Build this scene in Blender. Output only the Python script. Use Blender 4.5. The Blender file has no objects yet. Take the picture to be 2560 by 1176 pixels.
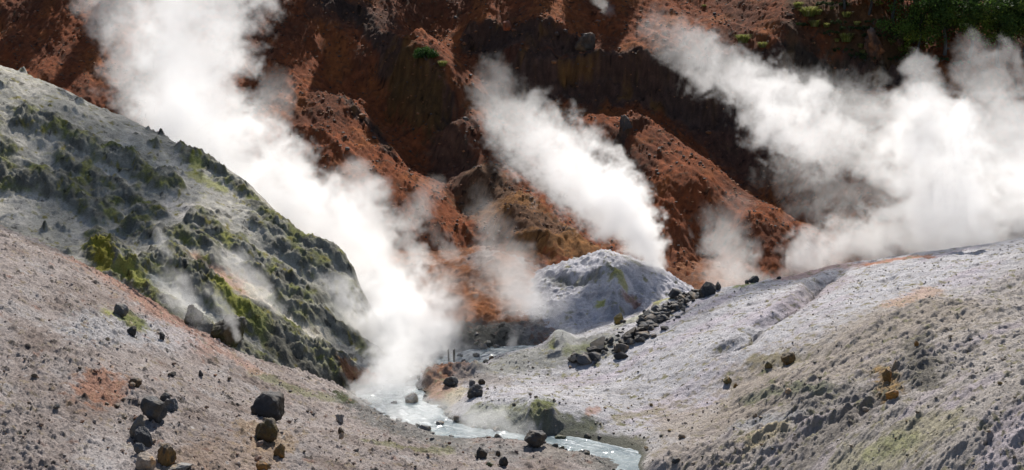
import bpy, bmesh, math, random
import numpy as np
from mathutils import Vector, Matrix

# ------------------------------------------------------------------ camera
scene = bpy.context.scene
C = scene.collection
EYE = 20.0                      # camera height above the stream, metres
PITCH = math.radians(6.5)       # looking slightly down the valley
FOC = 3317.0                    # focal length in pixels of a 2560 wide frame
cam_d = bpy.data.cameras.new('camera')
cam = bpy.data.objects.new('camera', cam_d)
C.objects.link(cam)
cam.location = (0, 0, EYE)
cam.rotation_euler = (math.pi / 2 - PITCH, 0, 0)
cam_d.sensor_width = 36.0
cam_d.lens = 36.0 * FOC / 2560.0
cam_d.clip_start = 1.0
cam_d.clip_end = 4000.0
scene.camera = cam

# ------------------------------------------------------------------ sky, sun, exposure
SUN_EL, SUN_AZ = math.radians(47.0), math.radians(9.0)     # behind the hill, to the right
world = bpy.data.worlds.new('World')
scene.world = world
world.use_nodes = True
wn = world.node_tree
bg = wn.nodes['Background']
sky = wn.nodes.new('ShaderNodeTexSky')
sky.sky_type = 'NISHITA'
sky.sun_disc = False
sky.sun_elevation = SUN_EL
sky.sun_rotation = SUN_AZ
wn.links.new(sky.outputs[0], bg.inputs[0])
bg.inputs[1].default_value = 0.07
sun_d = bpy.data.lights.new('sun', 'SUN')
sun_d.energy = 4.6
sun_d.angle = math.radians(0.5)
sun_d.color = (1.0, 0.95, 0.88)
sun = bpy.data.objects.new('sun', sun_d)
C.objects.link(sun)
to_sun = Vector((math.sin(SUN_AZ) * math.cos(SUN_EL), math.cos(SUN_AZ) * math.cos(SUN_EL), math.sin(SUN_EL)))
sun.rotation_euler = to_sun.to_track_quat('Z', 'Y').to_euler()
sun.location = to_sun * 300
scene.view_settings.view_transform = 'Standard'
scene.view_settings.look = 'None'
scene.view_settings.exposure = 0.7
scene.view_settings.gamma = 1.0
cy = scene.cycles
cy.use_denoising = True
cy.max_bounces = 14
cy.diffuse_bounces = 2
cy.glossy_bounces = 2
cy.transparent_max_bounces = 8
cy.volume_bounces = 12
cy.volume_step_rate = 2.0
cy.volume_max_steps = 256
cy.sample_clamp_indirect = 4.0

STEAM = True
# ------------------------------------------------------------------ pixel reading -> world point
SP, CP = math.sin(PITCH), math.cos(PITCH)
def ray(u, v):
    a, b = (u - 1280.0) / FOC, -(v - 588.0) / FOC
    return np.array([a, CP + b * SP, -SP + b * CP])
def P(u, v, Y):
    d = ray(u, v)
    t = Y / d[1]
    return (d[0] * t, Y, EYE + d[2] * t)

# ------------------------------------------------------------------ noise
_r = np.random.RandomState(11)
_ANG = _r.rand(256, 256) * 2 * np.pi
_GX, _GY = np.cos(_ANG).astype(np.float32), np.sin(_ANG).astype(np.float32)
_RT = [_r.rand(256, 256).astype(np.float32) for _ in range(5)]
_V3 = _r.rand(32, 32, 32).astype(np.float32)
def perlin(x, y, seed=0):
    x = x + seed * 17.31; y = y + seed * 9.73
    xi, yi = np.floor(x).astype(np.int32), np.floor(y).astype(np.int32)
    fx, fy = (x - xi).astype(np.float32), (y - yi).astype(np.float32)
    u, v = fx * fx * fx * (fx * (fx * 6 - 15) + 10), fy * fy * fy * (fy * (fy * 6 - 15) + 10)
    x0, y0, x1, y1 = xi & 255, yi & 255, (xi + 1) & 255, (yi + 1) & 255
    n00 = _GX[x0, y0] * fx + _GY[x0, y0] * fy
    n10 = _GX[x1, y0] * (fx - 1) + _GY[x1, y0] * fy
    n01 = _GX[x0, y1] * fx + _GY[x0, y1] * (fy - 1)
    n11 = _GX[x1, y1] * (fx - 1) + _GY[x1, y1] * (fy - 1)
    a = n00 + u * (n10 - n00); b = n01 + u * (n11 - n01)
    return (a + v * (b - a)) * 1.45
def fbm(x, y, size, octs=4, seed=0, gain=0.5):
    s, a, t = 0.0, 1.0, 0.0
    f = 1.0 / size
    for o in range(octs):
        s = s + a * perlin(x * f, y * f, seed + o * 3)
        t += a; a *= gain; f *= 2.03
    return s / t
def ridged(x, y, size, octs=4, seed=0, gain=0.55):
    s, a, t = 0.0, 1.0, 0.0
    f = 1.0 / size
    for o in range(octs):
        n = 1 - np.abs(perlin(x * f, y * f, seed + o * 5)) * 1.6
        s = s + a * n * n
        t += a; a *= gain; f *= 2.1
    return s / t
def billow(x, y, size, octs=4, seed=0, gain=0.55):
    s, a, t = 0.0, 1.0, 0.0
    f = 1.0 / size
    for o in range(octs):
        s = s + a * np.abs(perlin(x * f, y * f, seed + o * 7)) * 2
        t += a; a *= gain; f *= 2.07
    return s / t
def stones(x, y, cell, seed=0, dens=0.5, rmin=0.15, rmax=0.48, rough=0.35):
    """embedded stones: (height in metres, random id 0..1, mask)"""
    x = x + rough * cell * perlin(x / cell * 1.7, y / cell * 1.7, seed + 40)
    y = y + rough * cell * perlin(x / cell * 1.7, y / cell * 1.7, seed + 50)
    X, Y = x / cell + seed * 7.1, y / cell + seed * 3.3
    xi, yi = np.floor(X).astype(np.int32), np.floor(Y).astype(np.int32)
    best = np.zeros_like(X); bid = np.zeros_like(X)
    for dx in (-1, 0, 1):
        for dy in (-1, 0, 1):
            a, b = (xi + dx) & 255, (yi + dy) & 255
            px = xi + dx + _RT[0][a, b]; py = yi + dy + _RT[1][a, b]
            r = (rmin + (rmax - rmin) * _RT[2][a, b] ** 3) * (_RT[3][a, b] < dens)
            h = 0.85 * np.maximum(0, r * r - (X - px) ** 2 - (Y - py) ** 2) / (r + 1e-4)
            m = h > best
            best = np.where(m, h, best); bid = np.where(m, _RT[4][a, b], bid)
    return best * cell, bid, best > 0
def sstep(a, b, x):
    t = np.clip((x - a) / (b - a), 0, 1)
    return t * t * (3 - 2 * t)
def noise3(p, scale, octs=3):
    s, a, t = 0.0, 1.0, 0.0
    q = np.asarray(p) * scale + 100.0
    for o in range(octs):
        i = np.floor(q).astype(int); f = q - i; f = f * f * (3 - 2 * f)
        def g(dx, dy, dz): return _V3[(i[:, 0] + dx) & 31, (i[:, 1] + dy) & 31, (i[:, 2] + dz) & 31]
        fx, fy, fz = f[:, 0], f[:, 1], f[:, 2]
        c = (((g(0,0,0)*(1-fx)+g(1,0,0)*fx)*(1-fy)+(g(0,1,0)*(1-fx)+g(1,1,0)*fx)*fy)*(1-fz)
             + ((g(0,0,1)*(1-fx)+g(1,0,1)*fx)*(1-fy)+(g(0,1,1)*(1-fx)+g(1,1,1)*fx)*fy)*fz)
        s = s + a * (c * 2 - 1); t += a; a *= 0.5; q = q * 2.07 + 13.1
    return s / t

def tps(pts, lam=0.02):
    p = np.array(pts, float); n = len(p)
    c = p[:, :2] / 20.0
    d2 = ((c[:, None] - c[None]) ** 2).sum(-1)
    K = 0.5 * d2 * np.log(d2 + 1e-9) + lam * 0.05 * np.eye(n)
    Q = np.hstack([np.ones((n, 1)), c])
    A = np.zeros((n + 3, n + 3)); A[:n, :n] = K; A[:n, n:] = Q; A[n:, :n] = Q.T
    w = np.linalg.solve(A, np.concatenate([p[:, 2], np.zeros(3)]))
    def f(x, y):
        x = np.asarray(x, float) / 20.0; y = np.asarray(y, float) / 20.0
        o = w[n] + w[n + 1] * x + w[n + 2] * y
        for i in range(n):
            e = (x - c[i, 0]) ** 2 + (y - c[i, 1]) ** 2
            o = o + w[i] * 0.5 * e * np.log(e + 1e-9)
        return o
    return f

def seg_dist(x, y, line, ys=1.0):
    """distance to a polyline in plan, with the y axis scaled; also signed side and position along it"""
    best = np.full(np.shape(x), 1e9); side = np.zeros(np.shape(x)); tt = np.zeros(np.shape(x))
    for k in range(len(line) - 1):
        ax, ay, bx, by = line[k][0], line[k][1] * ys, line[k + 1][0], line[k + 1][1] * ys
        dx, dy = bx - ax, by - ay
        L = dx * dx + dy * dy + 1e-9
        t = np.clip(((x - ax) * dx + (y * ys - ay) * dy) / L, 0, 1)
        ex, ey = x - ax - t * dx, y * ys - ay - t * dy
        d = np.sqrt(ex * ex + ey * ey)
        m = d < best
        best = np.where(m, d, best)
        side = np.where(m, np.sign(dx * ey - dy * ex), side)
        tt = np.where(m, (k + t) / (len(line) - 1), tt)
    return best, side, tt

def hit(u, v, h, y0, y1, n=700):
    """where the line of sight read off at (u, v) meets the surface h"""
    d = ray(u, v)
    Y = np.linspace(y0, y1, n); t = Y / d[1]
    zz = EYE + d[2] * t; hh = h(d[0] * t, Y)
    k = np.where(hh >= zz)[0]
    if len(k) == 0:
        k = [int(np.argmin(np.abs(hh - zz)))]
    i = int(k[0])
    return (float(d[0] * t[i]), float(Y[i]), float(hh[i]))

# ------------------------------------------------------------------ materials
def new_mat(name):
    m = bpy.data.materials.new(name); m.use_nodes = True
    nt = m.node_tree
    return m, nt, nt.nodes['Principled BSDF']
def terrain_mat(name, grain=(9, 30, 90), bump=0.6, vary=0.35, rough=0.95, dist=0.05):
    m, nt, b = new_mat(name)
    N, L = nt.nodes.new, nt.links.new
    at = N('ShaderNodeAttribute'); at.attribute_name = 'Col'
    geo = N('ShaderNodeNewGeometry')
    def noise(sc, det, ro=0.6):
        n = N('ShaderNodeTexNoise'); n.inputs['Scale'].default_value = sc
        n.inputs['Detail'].default_value = det; n.inputs['Roughness'].default_value = ro
        L(geo.outputs['Position'], n.inputs['Vector']); return n
    n1, n2 = noise(grain[0] * 0.12, 5), noise(grain[1] * 0.3, 6, 0.7)
    mr = N('ShaderNodeMapRange'); mr.inputs['From Min'].default_value = 0.25; mr.inputs['From Max'].default_value = 0.75
    mr.inputs['To Min'].default_value = 1 - vary; mr.inputs['To Max'].default_value = 1 + vary
    mixn = N('ShaderNodeMath'); mixn.operation = 'ADD'
    h1 = N('ShaderNodeMath'); h1.operation = 'MULTIPLY'; h1.inputs[1].default_value = 0.4
    h2 = N('ShaderNodeMath'); h2.operation = 'MULTIPLY'; h2.inputs[1].default_value = 0.6
    L(n1.outputs[0], h1.inputs[0]); L(n2.outputs[0], h2.inputs[0])
    L(h1.outputs[0], mixn.inputs[0]); L(h2.outputs[0], mixn.inputs[1])
    L(mixn.outputs[0], mr.inputs[0])
    mul = N('ShaderNodeVectorMath'); mul.operation = 'SCALE'
    L(at.outputs['Color'], mul.inputs[0]); L(mr.outputs[0], mul.inputs['Scale'])
    L(mul.outputs[0], b.inputs['Base Color'])
    b.inputs['Roughness'].default_value = rough
    b.inputs['Specular IOR Level'].default_value = 0.15
    n3 = noise(grain[1] * 0.35, 8, 0.72)
    bp = N('ShaderNodeBump'); bp.inputs['Strength'].default_value = bump; bp.inputs['Distance'].default_value = dist
    L(n3.outputs[0], bp.inputs['Height']); L(bp.outputs[0], b.inputs['Normal'])
    return m
M_GRAVEL = terrain_mat('pale_gravel', bump=1.0, dist=0.16, vary=0.55)
M_CRAG = terrain_mat('sulphur_crag', bump=1.0, dist=0.2, vary=0.6)
M_RED = terrain_mat('red_volcanic_soil', bump=1.0, dist=0.3, vary=0.55)

# ------------------------------------------------------------------ mesh building
def mesh_obj(name, verts, faces, mat, parent=None, smooth=True, col=None):
    me = bpy.data.meshes.new(name)
    verts = np.asarray(verts, np.float32)
    faces = np.asarray(faces, np.int32)
    nv, (nf, k) = len(verts), faces.shape
    me.vertices.add(nv); me.vertices.foreach_set('co', verts.ravel())
    me.loops.add(nf * k); me.loops.foreach_set('vertex_index', faces.ravel())
    me.polygons.add(nf)
    me.polygons.foreach_set('loop_start', np.arange(nf, dtype=np.int32) * k)
    me.polygons.foreach_set('loop_total', np.full(nf, k, np.int32))
    me.polygons.foreach_set('use_smooth', np.full(nf, smooth, bool))
    me.update(calc_edges=True)
    if col is not None:
        a = me.color_attributes.new('Col', 'FLOAT_COLOR', 'POINT')
        c4 = np.ones((nv, 4), np.float32); c4[:, :3] = np.clip(col, 0.004, 0.9)
        a.data.foreach_set('color', c4.ravel())
    if mat is not None: me.materials.append(mat)
    o = bpy.data.objects.new(name, me); C.objects.link(o)
    if parent is not None: o.parent = parent
    return o
def tag(o, label, cat, group=None, kind=None):
    o['label'] = label; o['category'] = cat
    if group: o['group'] = group
    if kind: o['kind'] = kind
    return o
def thing(name, label, cat, loc, group=None):
    o = bpy.data.objects.new(name, None); C.objects.link(o)
    o.empty_display_size = 0.3
    o.location = loc
    return tag(o, label, cat, group)

def landform(name, s0, s1, ds, y0, y1, k, height, colour, mat):
    """a sheet of ground whose vertices lie closer together where the ground is near"""
    ny = int(math.log(y1 / y0) / k); ns = int((s1 - s0) / ds)
    ys = y0 * np.exp(np.linspace(0, math.log(y1 / y0), ny))
    ss = np.linspace(s0, s1, ns)
    S, Y = np.meshgrid(ss, ys)
    X = S * Y
    Z = height(X, Y)
    V = np.stack([X, Y, Z], -1)
    du = np.gradient(V, axis=1); dv = np.gradient(V, axis=0)
    n = np.cross(du, dv); n /= np.linalg.norm(n, axis=-1, keepdims=True)
    col = colour(X, Y, Z, n)
    i = np.arange(ny * ns).reshape(ny, ns)
    F = np.stack([i[:-1, :-1], i[:-1, 1:], i[1:, 1:], i[1:, :-1]], -1).reshape(-1, 4)
    o = mesh_obj(name, V.reshape(-1, 3), F, mat, col=col.reshape(-1, 3))
    o['kind'] = 'structure'
    print(name, ny, ns, ny * ns)
    return o
def mixc(col, rgb, a):
    return col + (np.array(rgb) - col) * np.clip(a, 0, 1)[..., None]

# ================================================================== THE GROUND SURFACES
# ---- near left gravel slope
A_pts = [P(-100,1176,48), P(234,1176,50), P(600,1176,54), P(1000,1176,60), P(1300,1176,66.2), P(1560,1180,67.3),
         P(-100,900,58), P(234,900,62), P(640,1020,69), P(860,1003,80.5), P(950,1052,75.5), P(1050,1092,73.0), P(1200,1106,72.3),
         P(1340,1116,71.2), P(1450,1140,69.6), P(450,850,74), P(234,690,79), P(-100,560,82), P(640,930,77), P(330,760,77), P(-300,480,84), P(-300,1000,50),
         P(-300,1500,34), P(300,1500,38), P(900,1500,44), P(1500,1450,52), (8,64,-0.3), (9,56,0.2), (10,45,0.6),
         (-12,82,1.2), (-17,82,3.2), (-24,86,6.2), (-30,90,8.5), (-9,84,-0.4), (-5,80,-0.7), (0,77,-0.6), (5,73,-0.6), (7.5,68.5,-0.5), (-4,86,-0.9), (6,80,-1.5), (-12,92,0),(-30,100,7)]
A0 = tps(A_pts)
def hA(x, y):
    z = A0(x, y)
    z = z + 0.22 * fbm(x, y, 3.5, 3, 1) + 0.09 * fbm(x, y, 0.9, 3, 2)
    near = sstep(-0.3, 0.6, z)
    s1 = stones(x, y, 0.75, 1, 0.30, 0.10, 0.34)[0]; s2 = stones(x, y, 0.33, 2, 0.55, 0.15, 0.5)[0]
    return z + near * (0.7 * s1 + 0.7 * s2 + (0.10 + 0.14 * sstep(-0.2, 0.4, fbm(x, y, 3.0, 2, 150))) * billow(x, y, 0.5, 4, 151) + 0.10 * billow(x, y, 0.2, 2, 152))
# ---- mossy spur on the left
B_crest = [P(-500,-40,110), P(-250,60,109), P(-100,125,108.5), P(120,212,108), P(234,266,108), P(350,318,107), P(460,372,106), P(540,410,105.5), P(600,447,104.5), P(660,500,103), P(720,562,101.5), P(800,620,99), P(868,660,96.5),
           P(900,745,94), P(925,820,92.5), P(948,880,91), P(990,918,89.3), P(1015,942,88)]
B_pts = list(B_crest) + [(p[0] + 1.5, p[1] + 6, p[2] - 4.5) for p in B_crest[:-3]] + [(p[0] + 3, p[1] + 14, p[2] - 9) for p in B_crest[:-4:2]] + [
         P(-300,500,90), P(-100,560,87), P(234,700,83.5), P(330,780,81.5), P(450,862,78.8), P(640,945,80), P(760,990,82), P(850,1008,83), P(900,1000,84), P(950,985,85.5),
         P(234,470,96), P(400,620,89), P(600,700,89), P(760,790,89), P(500,540,94), P(320,600,91), P(700,690,92), P(840,840,89.5), P(560,800,84), P(700,880,84.3),P(850,930,86.3),
         (-14,76,1.2), (-20,74,3.6), (-8,82,-0.8), (-5,86,-0.9), (-4,92,-0.7)]
B0 = tps(B_pts)
def line_on(pix, h, y0, y1):
    return [hit(u, v, h, y0, y1) for u, v in pix]
B_lines = [([(250,640),(330,690),(420,660),(470,700),(540,750),(620,800),(700,850),(780,900),(850,940)], 1.0, 1.3),
           ([(240,600),(300,650),(350,720),(420,790),(520,830),(600,880),(680,930)], 0.7, 0.9),
           ([(330,570),(400,600),(470,600),(530,640)], 0.8, 1.0), ([(480,560),(540,590),(620,640),(700,700),(780,760)], 0.8, 1.0),
           ([(470,390),(540,440),(620,500),(700,570),(780,620),(860,660)], 0.8, 0.9), ([(640,560),(720,620),(800,680),(870,720)], 0.6, 0.9),
           ([(700,760),(790,800),(880,850),(925,890)], 0.8, 0.9), ([(720,850),(800,900),(880,940)], 0.6, 0.8), ([(640,690),(720,740)], 0.9, 0.9), ([(60,300),(150,330),(250,390),(340,420),(420,470)], 0.8, 1.0), ([(-60,420),(60,470),(160,480),(260,540)], 0.9, 1.2), ([(-150,300),(-60,330),(0,380)], 0.9, 1.2), ([(150,400),(230,450),(330,500),(380,540)], 0.7, 0.9)]
B_L = [(line_on(l, B0, 74, 116), a, w) for l, a, w in B_lines]
def b_mask(x, y):
    m = 0.0
    wx = x + 1.1 * fbm(x, y, 1.8, 2, 31); wy = y + 1.1 * fbm(x, y, 1.8, 2, 33)
    for l, a, w in B_L:
        d = seg_dist(wx, wy, l, 0.8)[0]
        m = np.maximum(m, a * np.exp(-(d / w) ** 2))
    m2 = sstep(0.3, 0.65, fbm(x, y, 2.2, 4, 35))
    return np.clip(np.maximum(m, 0.75 * m2), 0, 1)
def hB(x, y):
    z = B0(x, y)
    up = sstep(-0.3, 0.8, z)
    m = b_mask(x, y) * up
    z = z + 0.25 * up * fbm(x, y, 2.5, 3, 3)
    rg = ridged(x, y, 1.2, 5, 4)
    s1 = stones(x, y, 1.25, 5, 0.75, 0.2, 0.55, 0.5)[0]; s2 = stones(x, y, 0.42, 6, 0.7, 0.2, 0.5, 0.5)[0]
    z = z + m * (0.45 + 0.75 * rg * m + 0.5 * s1 + 0.55 * s2) + up * (0.25 + 0.75 * m) * (0.35 * billow(x, y, 0.8, 5, 154, 0.62) + 0.16 * ridged(x, y, 0.45, 3, 155))
    return z + up * (0.06 * fbm(x, y, 0.5, 3, 7) + (1 - m) * 0.25 * stones(x, y, 0.3, 8, 0.4, 0.1, 0.45)[0])
# ---- pale slope on the right
C_crest = [P(3000,560,112), P(2700,590,110), P(2560,612,108), P(2326,641,106), P(2130,661,104), P(2040,677,103), P(1950,697,102), P(1800,725,100), P(1700,760,98.5), P(1600,797,97), P(1400,853,95), P(1290,882,94), P(1200,916,92)]
C_pts = list(C_crest) + [(p[0], p[1] + 7, p[2] - 3 if p[2] > 3.2 else p[2] - 1.2) for p in C_crest[:-2]] + [(p[0], p[1] + 16, p[2] - 5) for p in C_crest[:7:2]] + [
         P(2326,900,66), P(2560,900,62), P(2326,1176,46), P(2620,1176,43), P(2560,760,82), P(2326,760,80), P(2100,800,83), P(1800,900,82), P(1800,1000,77.5), P(1800,1100,69.5), P(1750,1176,62.5),
         P(2050,950,70), P(2000,1100,60), P(2050,1176,54), P(1600,1106,72.0), P(1650,1176,66.0), P(1490,1073,74.6), P(1400,950,86), P(1600,900,87), P(1600,1000,80.3), P(1450,1000,78.6), P(1420,1022,76.2), P(1300,990,78.6), P(1250,1000,78.2), P(1200,1008,77.8), P(1330,1012,76.2), P(1380,1040,75.5),
         P(1330,1092,74.3), P(1260,1080,75.0), P(1190,1066,76.0), P(1400,1085,74.2), P(1200,985,81.0), P(1090,940,87), P(1150,950,86.0), P(1060,1000,82.5), P(1130,1010,81.2), P(1180,930,88), P(1900,760,92), P(2600,1450,32), P(2000,1500,40), P(2000,700,100.5),
         (0,72.5,-0.8), (5.2,70.5,-0.7), (7.6,65,-0.7), (-4,76,-0.9), (-7,84,-0.9), (-5,90,-0.8), (-3,95,-0.6), (10,56,0.4), (11,45,0.8), (1,97,-0.5)]
C0 = tps(C_pts)
C_g1 = line_on([(2120,668),(2040,710),(2010,745),(1960,775),(1880,830),(1860,850),(1800,880),(1740,905)], C0, 60, 108)
C_g2 = line_on([(2230,690),(2215,705)], C0, 60, 108)
C_g3 = line_on([(1880,940),(1990,900),(2150,870),(2326,800)], C0, 44, 108)
C_smooth = line_on([(2110,1176),(2250,1120),(2326,1065),(2450,1000)], C0, 40, 108)
C_r1 = line_on([(1880,1000),(1960,985),(2080,1010),(2200,980),(2326,890)], C0, 44, 108)
C_r2 = line_on([(1860,1130),(1960,1080),(2080,1060),(2200,1010),(2310,960)], C0, 44, 108)
C_r3 = line_on([(1200,925),(1300,895),(1420,870),(1520,835),(1600,800),(1700,760)], C0, 60, 108)
C_r4 = line_on([(1075,950),(1110,940),(1180,935)], C0, 60, 108)
C_r5 = line_on([(1330,1068),(1350,1045),(1372,1055)], C0, 60, 108)
C_r6 = line_on([(1370,862),(1400,858)], C0, 60, 108)
C_r7 = line_on([(1640,775),(1690,752)], C0, 60, 108)
def hC(x, y):
    z = C0(x, y)
    up = sstep(-0.2, 0.5, z)
    wx = x + 0.35 * fbm(x, y, 1.6, 3, 61); wy = y + 0.6 * fbm(x, y, 1.6, 3, 63)
    d, sd, t = seg_dist(x + 0.5 * fbm(x, y, 3.0, 2, 61), y + 0.6 * fbm(x, y, 3.0, 2, 63), C_g1)
    fade = sstep(0, 0.12, t) * sstep(1, 0.8, t)
    z = z - fade * (0.5 + 0.35 * fbm(x, y, 2.2, 3, 65) + 0.2) * (1.25 * (1 - 0.6 * t) * np.exp(-(d / 0.6) ** 2) + 0.5 * np.exp(-(d / 1.9) ** 2) * (sd > 0) - 0.2 * np.exp(-((d - 1.0) / 0.7) ** 2))
    d = seg_dist(wx, wy, C_g2)[0]; z = z - 0.4 * np.exp(-(d / 0.4) ** 2)
    d = seg_dist(wx, wy, C_g3)[0]; z = z - 0.30 * np.exp(-(d / 0.9) ** 2)
    r = np.maximum(np.exp(-(seg_dist(wx, wy, C_r1)[0] / 1.6) ** 2), np.exp(-(seg_dist(wx, wy, C_r2)[0] / 2.2) ** 2))
    z = z + r * (0.9 * ridged(x * 0.6, y, 2.4, 5, 8) - 0.35 + 0.3 * stones(x, y, 0.8, 9, 0.6, 0.15, 0.5, 0.5)[0])
    q = np.exp(-(seg_dist(wx, wy, C_r3, 0.5)[0] / 0.8) ** 2)
    z = z + q * up * (0.45 * stones(x, y, 0.9, 10, 0.7, 0.15, 0.5, 0.5)[0] + 0.2 * ridged(x, y, 1.2, 4, 9))
    z = z + 0.85 * np.exp(-(seg_dist(wx, wy, C_r4, 0.8)[0] / 1.0) ** 2) * (0.6 + 0.6 * ridged(x, y, 0.9, 4, 67)) + 0.9 * np.exp(-(seg_dist(wx, wy, C_r5, 0.8)[0] / 0.5) ** 2) * (0.7 + 0.6 * ridged(x, y, 0.7, 3, 66)) + 0.8 * np.exp(-(seg_dist(wx, wy, C_r6, 0.6)[0] / 0.9) ** 2) + 0.6 * np.exp(-(seg_dist(wx, wy, C_r7, 0.6)[0] / 0.7) ** 2)
    # rills that run down the slope to the stream
    z = z + up * (0.10 * fbm(x * 0.35 + y * 0.1, y + x * 0.25, 1.1, 3, 11) + 0.16 * fbm(x, y, 3.2, 3, 12) + 0.05 * fbm(x, y, 0.5, 3, 13))
    ac, al = -0.6 * x + 0.8 * y + 0.5 * fbm(x, y, 4.0, 2, 156), 0.8 * x + 0.6 * y
    rz = sstep(54.5, 46.5, ac)
    rz = rz * (1 - 0.85 * np.exp(-(seg_dist(x, y, C_smooth, 0.6)[0] / 1.3) ** 2))
    z = z + up * rz * 0.75 * (0.55 * (ridged(ac * 0.9, al * 0.4, 3.2, 4, 172) - 0.5) + 0.30 * billow(ac, al * 0.6, 1.3, 5, 173, 0.6))
    z = z + up * (0.25 + 0.75 * sstep(56, 47, ac)) * (0.42 * (ridged(ac, al * 0.12, 2.3, 4, 157) - 0.5) + 0.10 * (ridged(ac, al * 0.2, 0.5, 3, 158) - 0.5))
    rough = (0.25 + 0.45 * rz) * (0.45 + 0.55 * sstep(-0.1, 0.35, fbm(x, y, 5.0, 2, 14) + 0.2 * sstep(74, 66, y)))
    s1 = stones(x, y, 0.6, 11, 0.25, 0.08, 0.32)[0]; s2 = stones(x, y, 0.28, 12, 0.5, 0.12, 0.48)[0]
    return z + up * (rough * (0.2 * s1 + 0.3 * s2) + (0.05 + 0.14 * rough) * billow(x, y, 0.8, 5, 159, 0.62) + 0.07 * billow(x, y, 0.2, 2, 160))
# ---- white mound with the vent
D_pts = [P(1510,634,110), P(1455,656,110), P(1550,645,110), P(1600,664,109.5), P(1640,672,109), P(1672,738,106.5), P(1690,765,105), P(1400,682,108.5), P(1385,735,106.5), P(1360,770,104), P(1500,805,101.5),
         P(1400,800,102), P(1600,790,102.2), P(1450,690,108), P(1480,720,106), P(1530,700,106.4), P(1540,660,108.6), P(1580,720,105.3), P(1470,760,104), P(1650,720,107),
         (7.4,118,3.0), (3,116,2.8), (12,116,2.6), (16,110,2.0), (0,106,1.6), (2,99,0.4), (8,98,0.4), (14,100,0.6), (-3,112,2.2), (18,120,2)]
D0 = tps(D_pts)
D_l = line_on([(1500,690),(1530,700),(1545,740),(1530,800)], D0, 98, 114)
D_m = line_on([(1385,705),(1430,715),(1480,700)], D0, 98, 114)
def hD(x, y):
    z = D0(x, y)
    wx = x + 0.9 * fbm(x, y, 2.2, 4, 71); wy = y + 1.2 * fbm(x, y, 2.2, 4, 73)
    z = z + 0.7 * np.exp(-(seg_dist(wx - 0.2, wy, D_l)[0] / 0.8) ** 2) - 0.5 * np.exp(-(seg_dist(wx - 1.3, wy, D_l)[0] / 0.8) ** 2) - 0.5 * np.exp(-(seg_dist(wx, wy, D_m)[0] / 0.6) ** 2)
    rad = np.arctan2(y - 110, (x - 8) * 1.0)
    z = z + 0.18 * (ridged(rad * 6.0, np.hypot(x - 8, y - 110) * 0.25, 1.3, 4, 170) - 0.5)
    return z + 0.34 * ridged(x, y, 1.5, 5, 15) + 0.2 * billow(x, y, 0.7, 4, 16) + 0.12 * fbm(x, y, 1.0, 3, 17) + 0.25 * stones(x, y, 0.4, 15, 0.4, 0.1, 0.45)[0]
# ---- valley floor and the orange apron under the hill
F_pts = [P(980,690,112), P(1350,690,112), P(1200,760,106), P(1200,835,100), P(1010,860,97), P(950,640,118), P(1150,640,118), P(1350,640,119), P(1700,640,120), P(2000,640,122), P(2400,600,124), P(700,640,118), P(400,600,118),
         P(1250,646,112.5), P(1190,672,111.5), P(1320,674,111.5), P(1240,850,98.5), P(1180,860,98), P(1290,845,99), P(1090,880,96), P(1030,905,93), P(980,920,91.5), P(1050,930,90),
         P(1350,800,103), P(900,720,108), P(850,800,102),
         (-2.6,92,-0.5), (-1.6,94.5,-0.5), (-0.3,96.5,-0.5), (-4.5,88,-0.7), (-7,85,-0.9), (-10,82,-0.8), (-14,96,0), (-30,100,0), (-30,130,6), (30,96,0), (45,110,2), (50,135,6), (-50,135,6), (0,135,9), (3,93,-0.8), (0,82,-1.2),(10,80,-1.5),(-2,74,-1.4), (6,68,-1.2)]
F0 = tps(F_pts)
def hF(x, y):
    z = F0(x, y)
    up = sstep(-0.3, 0.5, z)
    return z + up * (0.3 * billow(x, y, 0.9, 4, 23) + 0.35 * fbm(x, y, 2.6, 4, 21) + 0.25 * ridged(x, y, 1.6, 4, 22) + 0.5 * stones(x, y, 0.7, 20, 0.5, 0.1, 0.5)[0] + 0.4 * stones(x, y, 0.35, 21, 0.5, 0.1, 0.5)[0])
# ---- red hill behind
def Yb(v):
    return float(np.interp(v, [-400, -200, 0, 160, 320, 500, 640], [186, 169, 155, 146, 137, 128, 120]))
G_ctl = [(u, 640, 0) for u in range(-300, 3000, 300)] + [(u, -200, 0) for u in range(-300, 3000, 400)] + [(u, -400, 0) for u in range(-300, 3000, 500)] + [
  (-300,320,0),(0,320,-2),(300,300,-2),(500,160,-1),(300,50,0),(600,480,-2),(2800,320,0),(2600,160,-5),(2500,400,-2),
  (700,120,-3),(860,250,-5),(950,370,-6),(1040,470,-6.5),(1085,560,-4.5),(690,330,-4.5),(790,430,-5.5),(870,520,-5.5),(620,400,-5),(780,300,-5),(900,420,-6),
  (905,225,3),(985,325,5),(1085,450,5),(1175,540,2),
  (1010,190,-2),(1090,230,-4),(1130,285,-3.5),(1060,300,1),(1110,350,3.5),(1160,420,2),
  (1190,410,-5),(1300,480,-8),(1400,550,-8),(1490,602,-6.5),(1250,520,-8),(1310,600,-7.5),(1280,385,2),(1400,485,3),(1510,560,1),
  (1480,290,-3),(1620,350,-5),(1750,430,-7.5),(1880,540,-7.5),(1960,615,-5),(1550,450,-2),(1650,560,-4),(1700,325,4),(1850,430,6),(1960,540,5),
  (1300,180,0),(1300,262,3.5),(1500,190,-1),(1500,275,4),(1700,210,0),(1700,290,4.5),(1900,190,-3),(1900,280,3),(2100,190,-5),(2100,290,3),(2250,190,-6),(2250,290,3),
  (1200,78,0),(1200,125,2),(1400,95,-1),(1450,152,2),(957,97,-2.5),(1020,148,-3.5),(1060,112,3),(860,60,0),
  (2000,90,-6),(2200,90,-8),(1850,100,-3),(2326,150,-8),(1300,20,0),(1600,60,0),(1800,0,2),(2100,-60,-4)]
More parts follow.
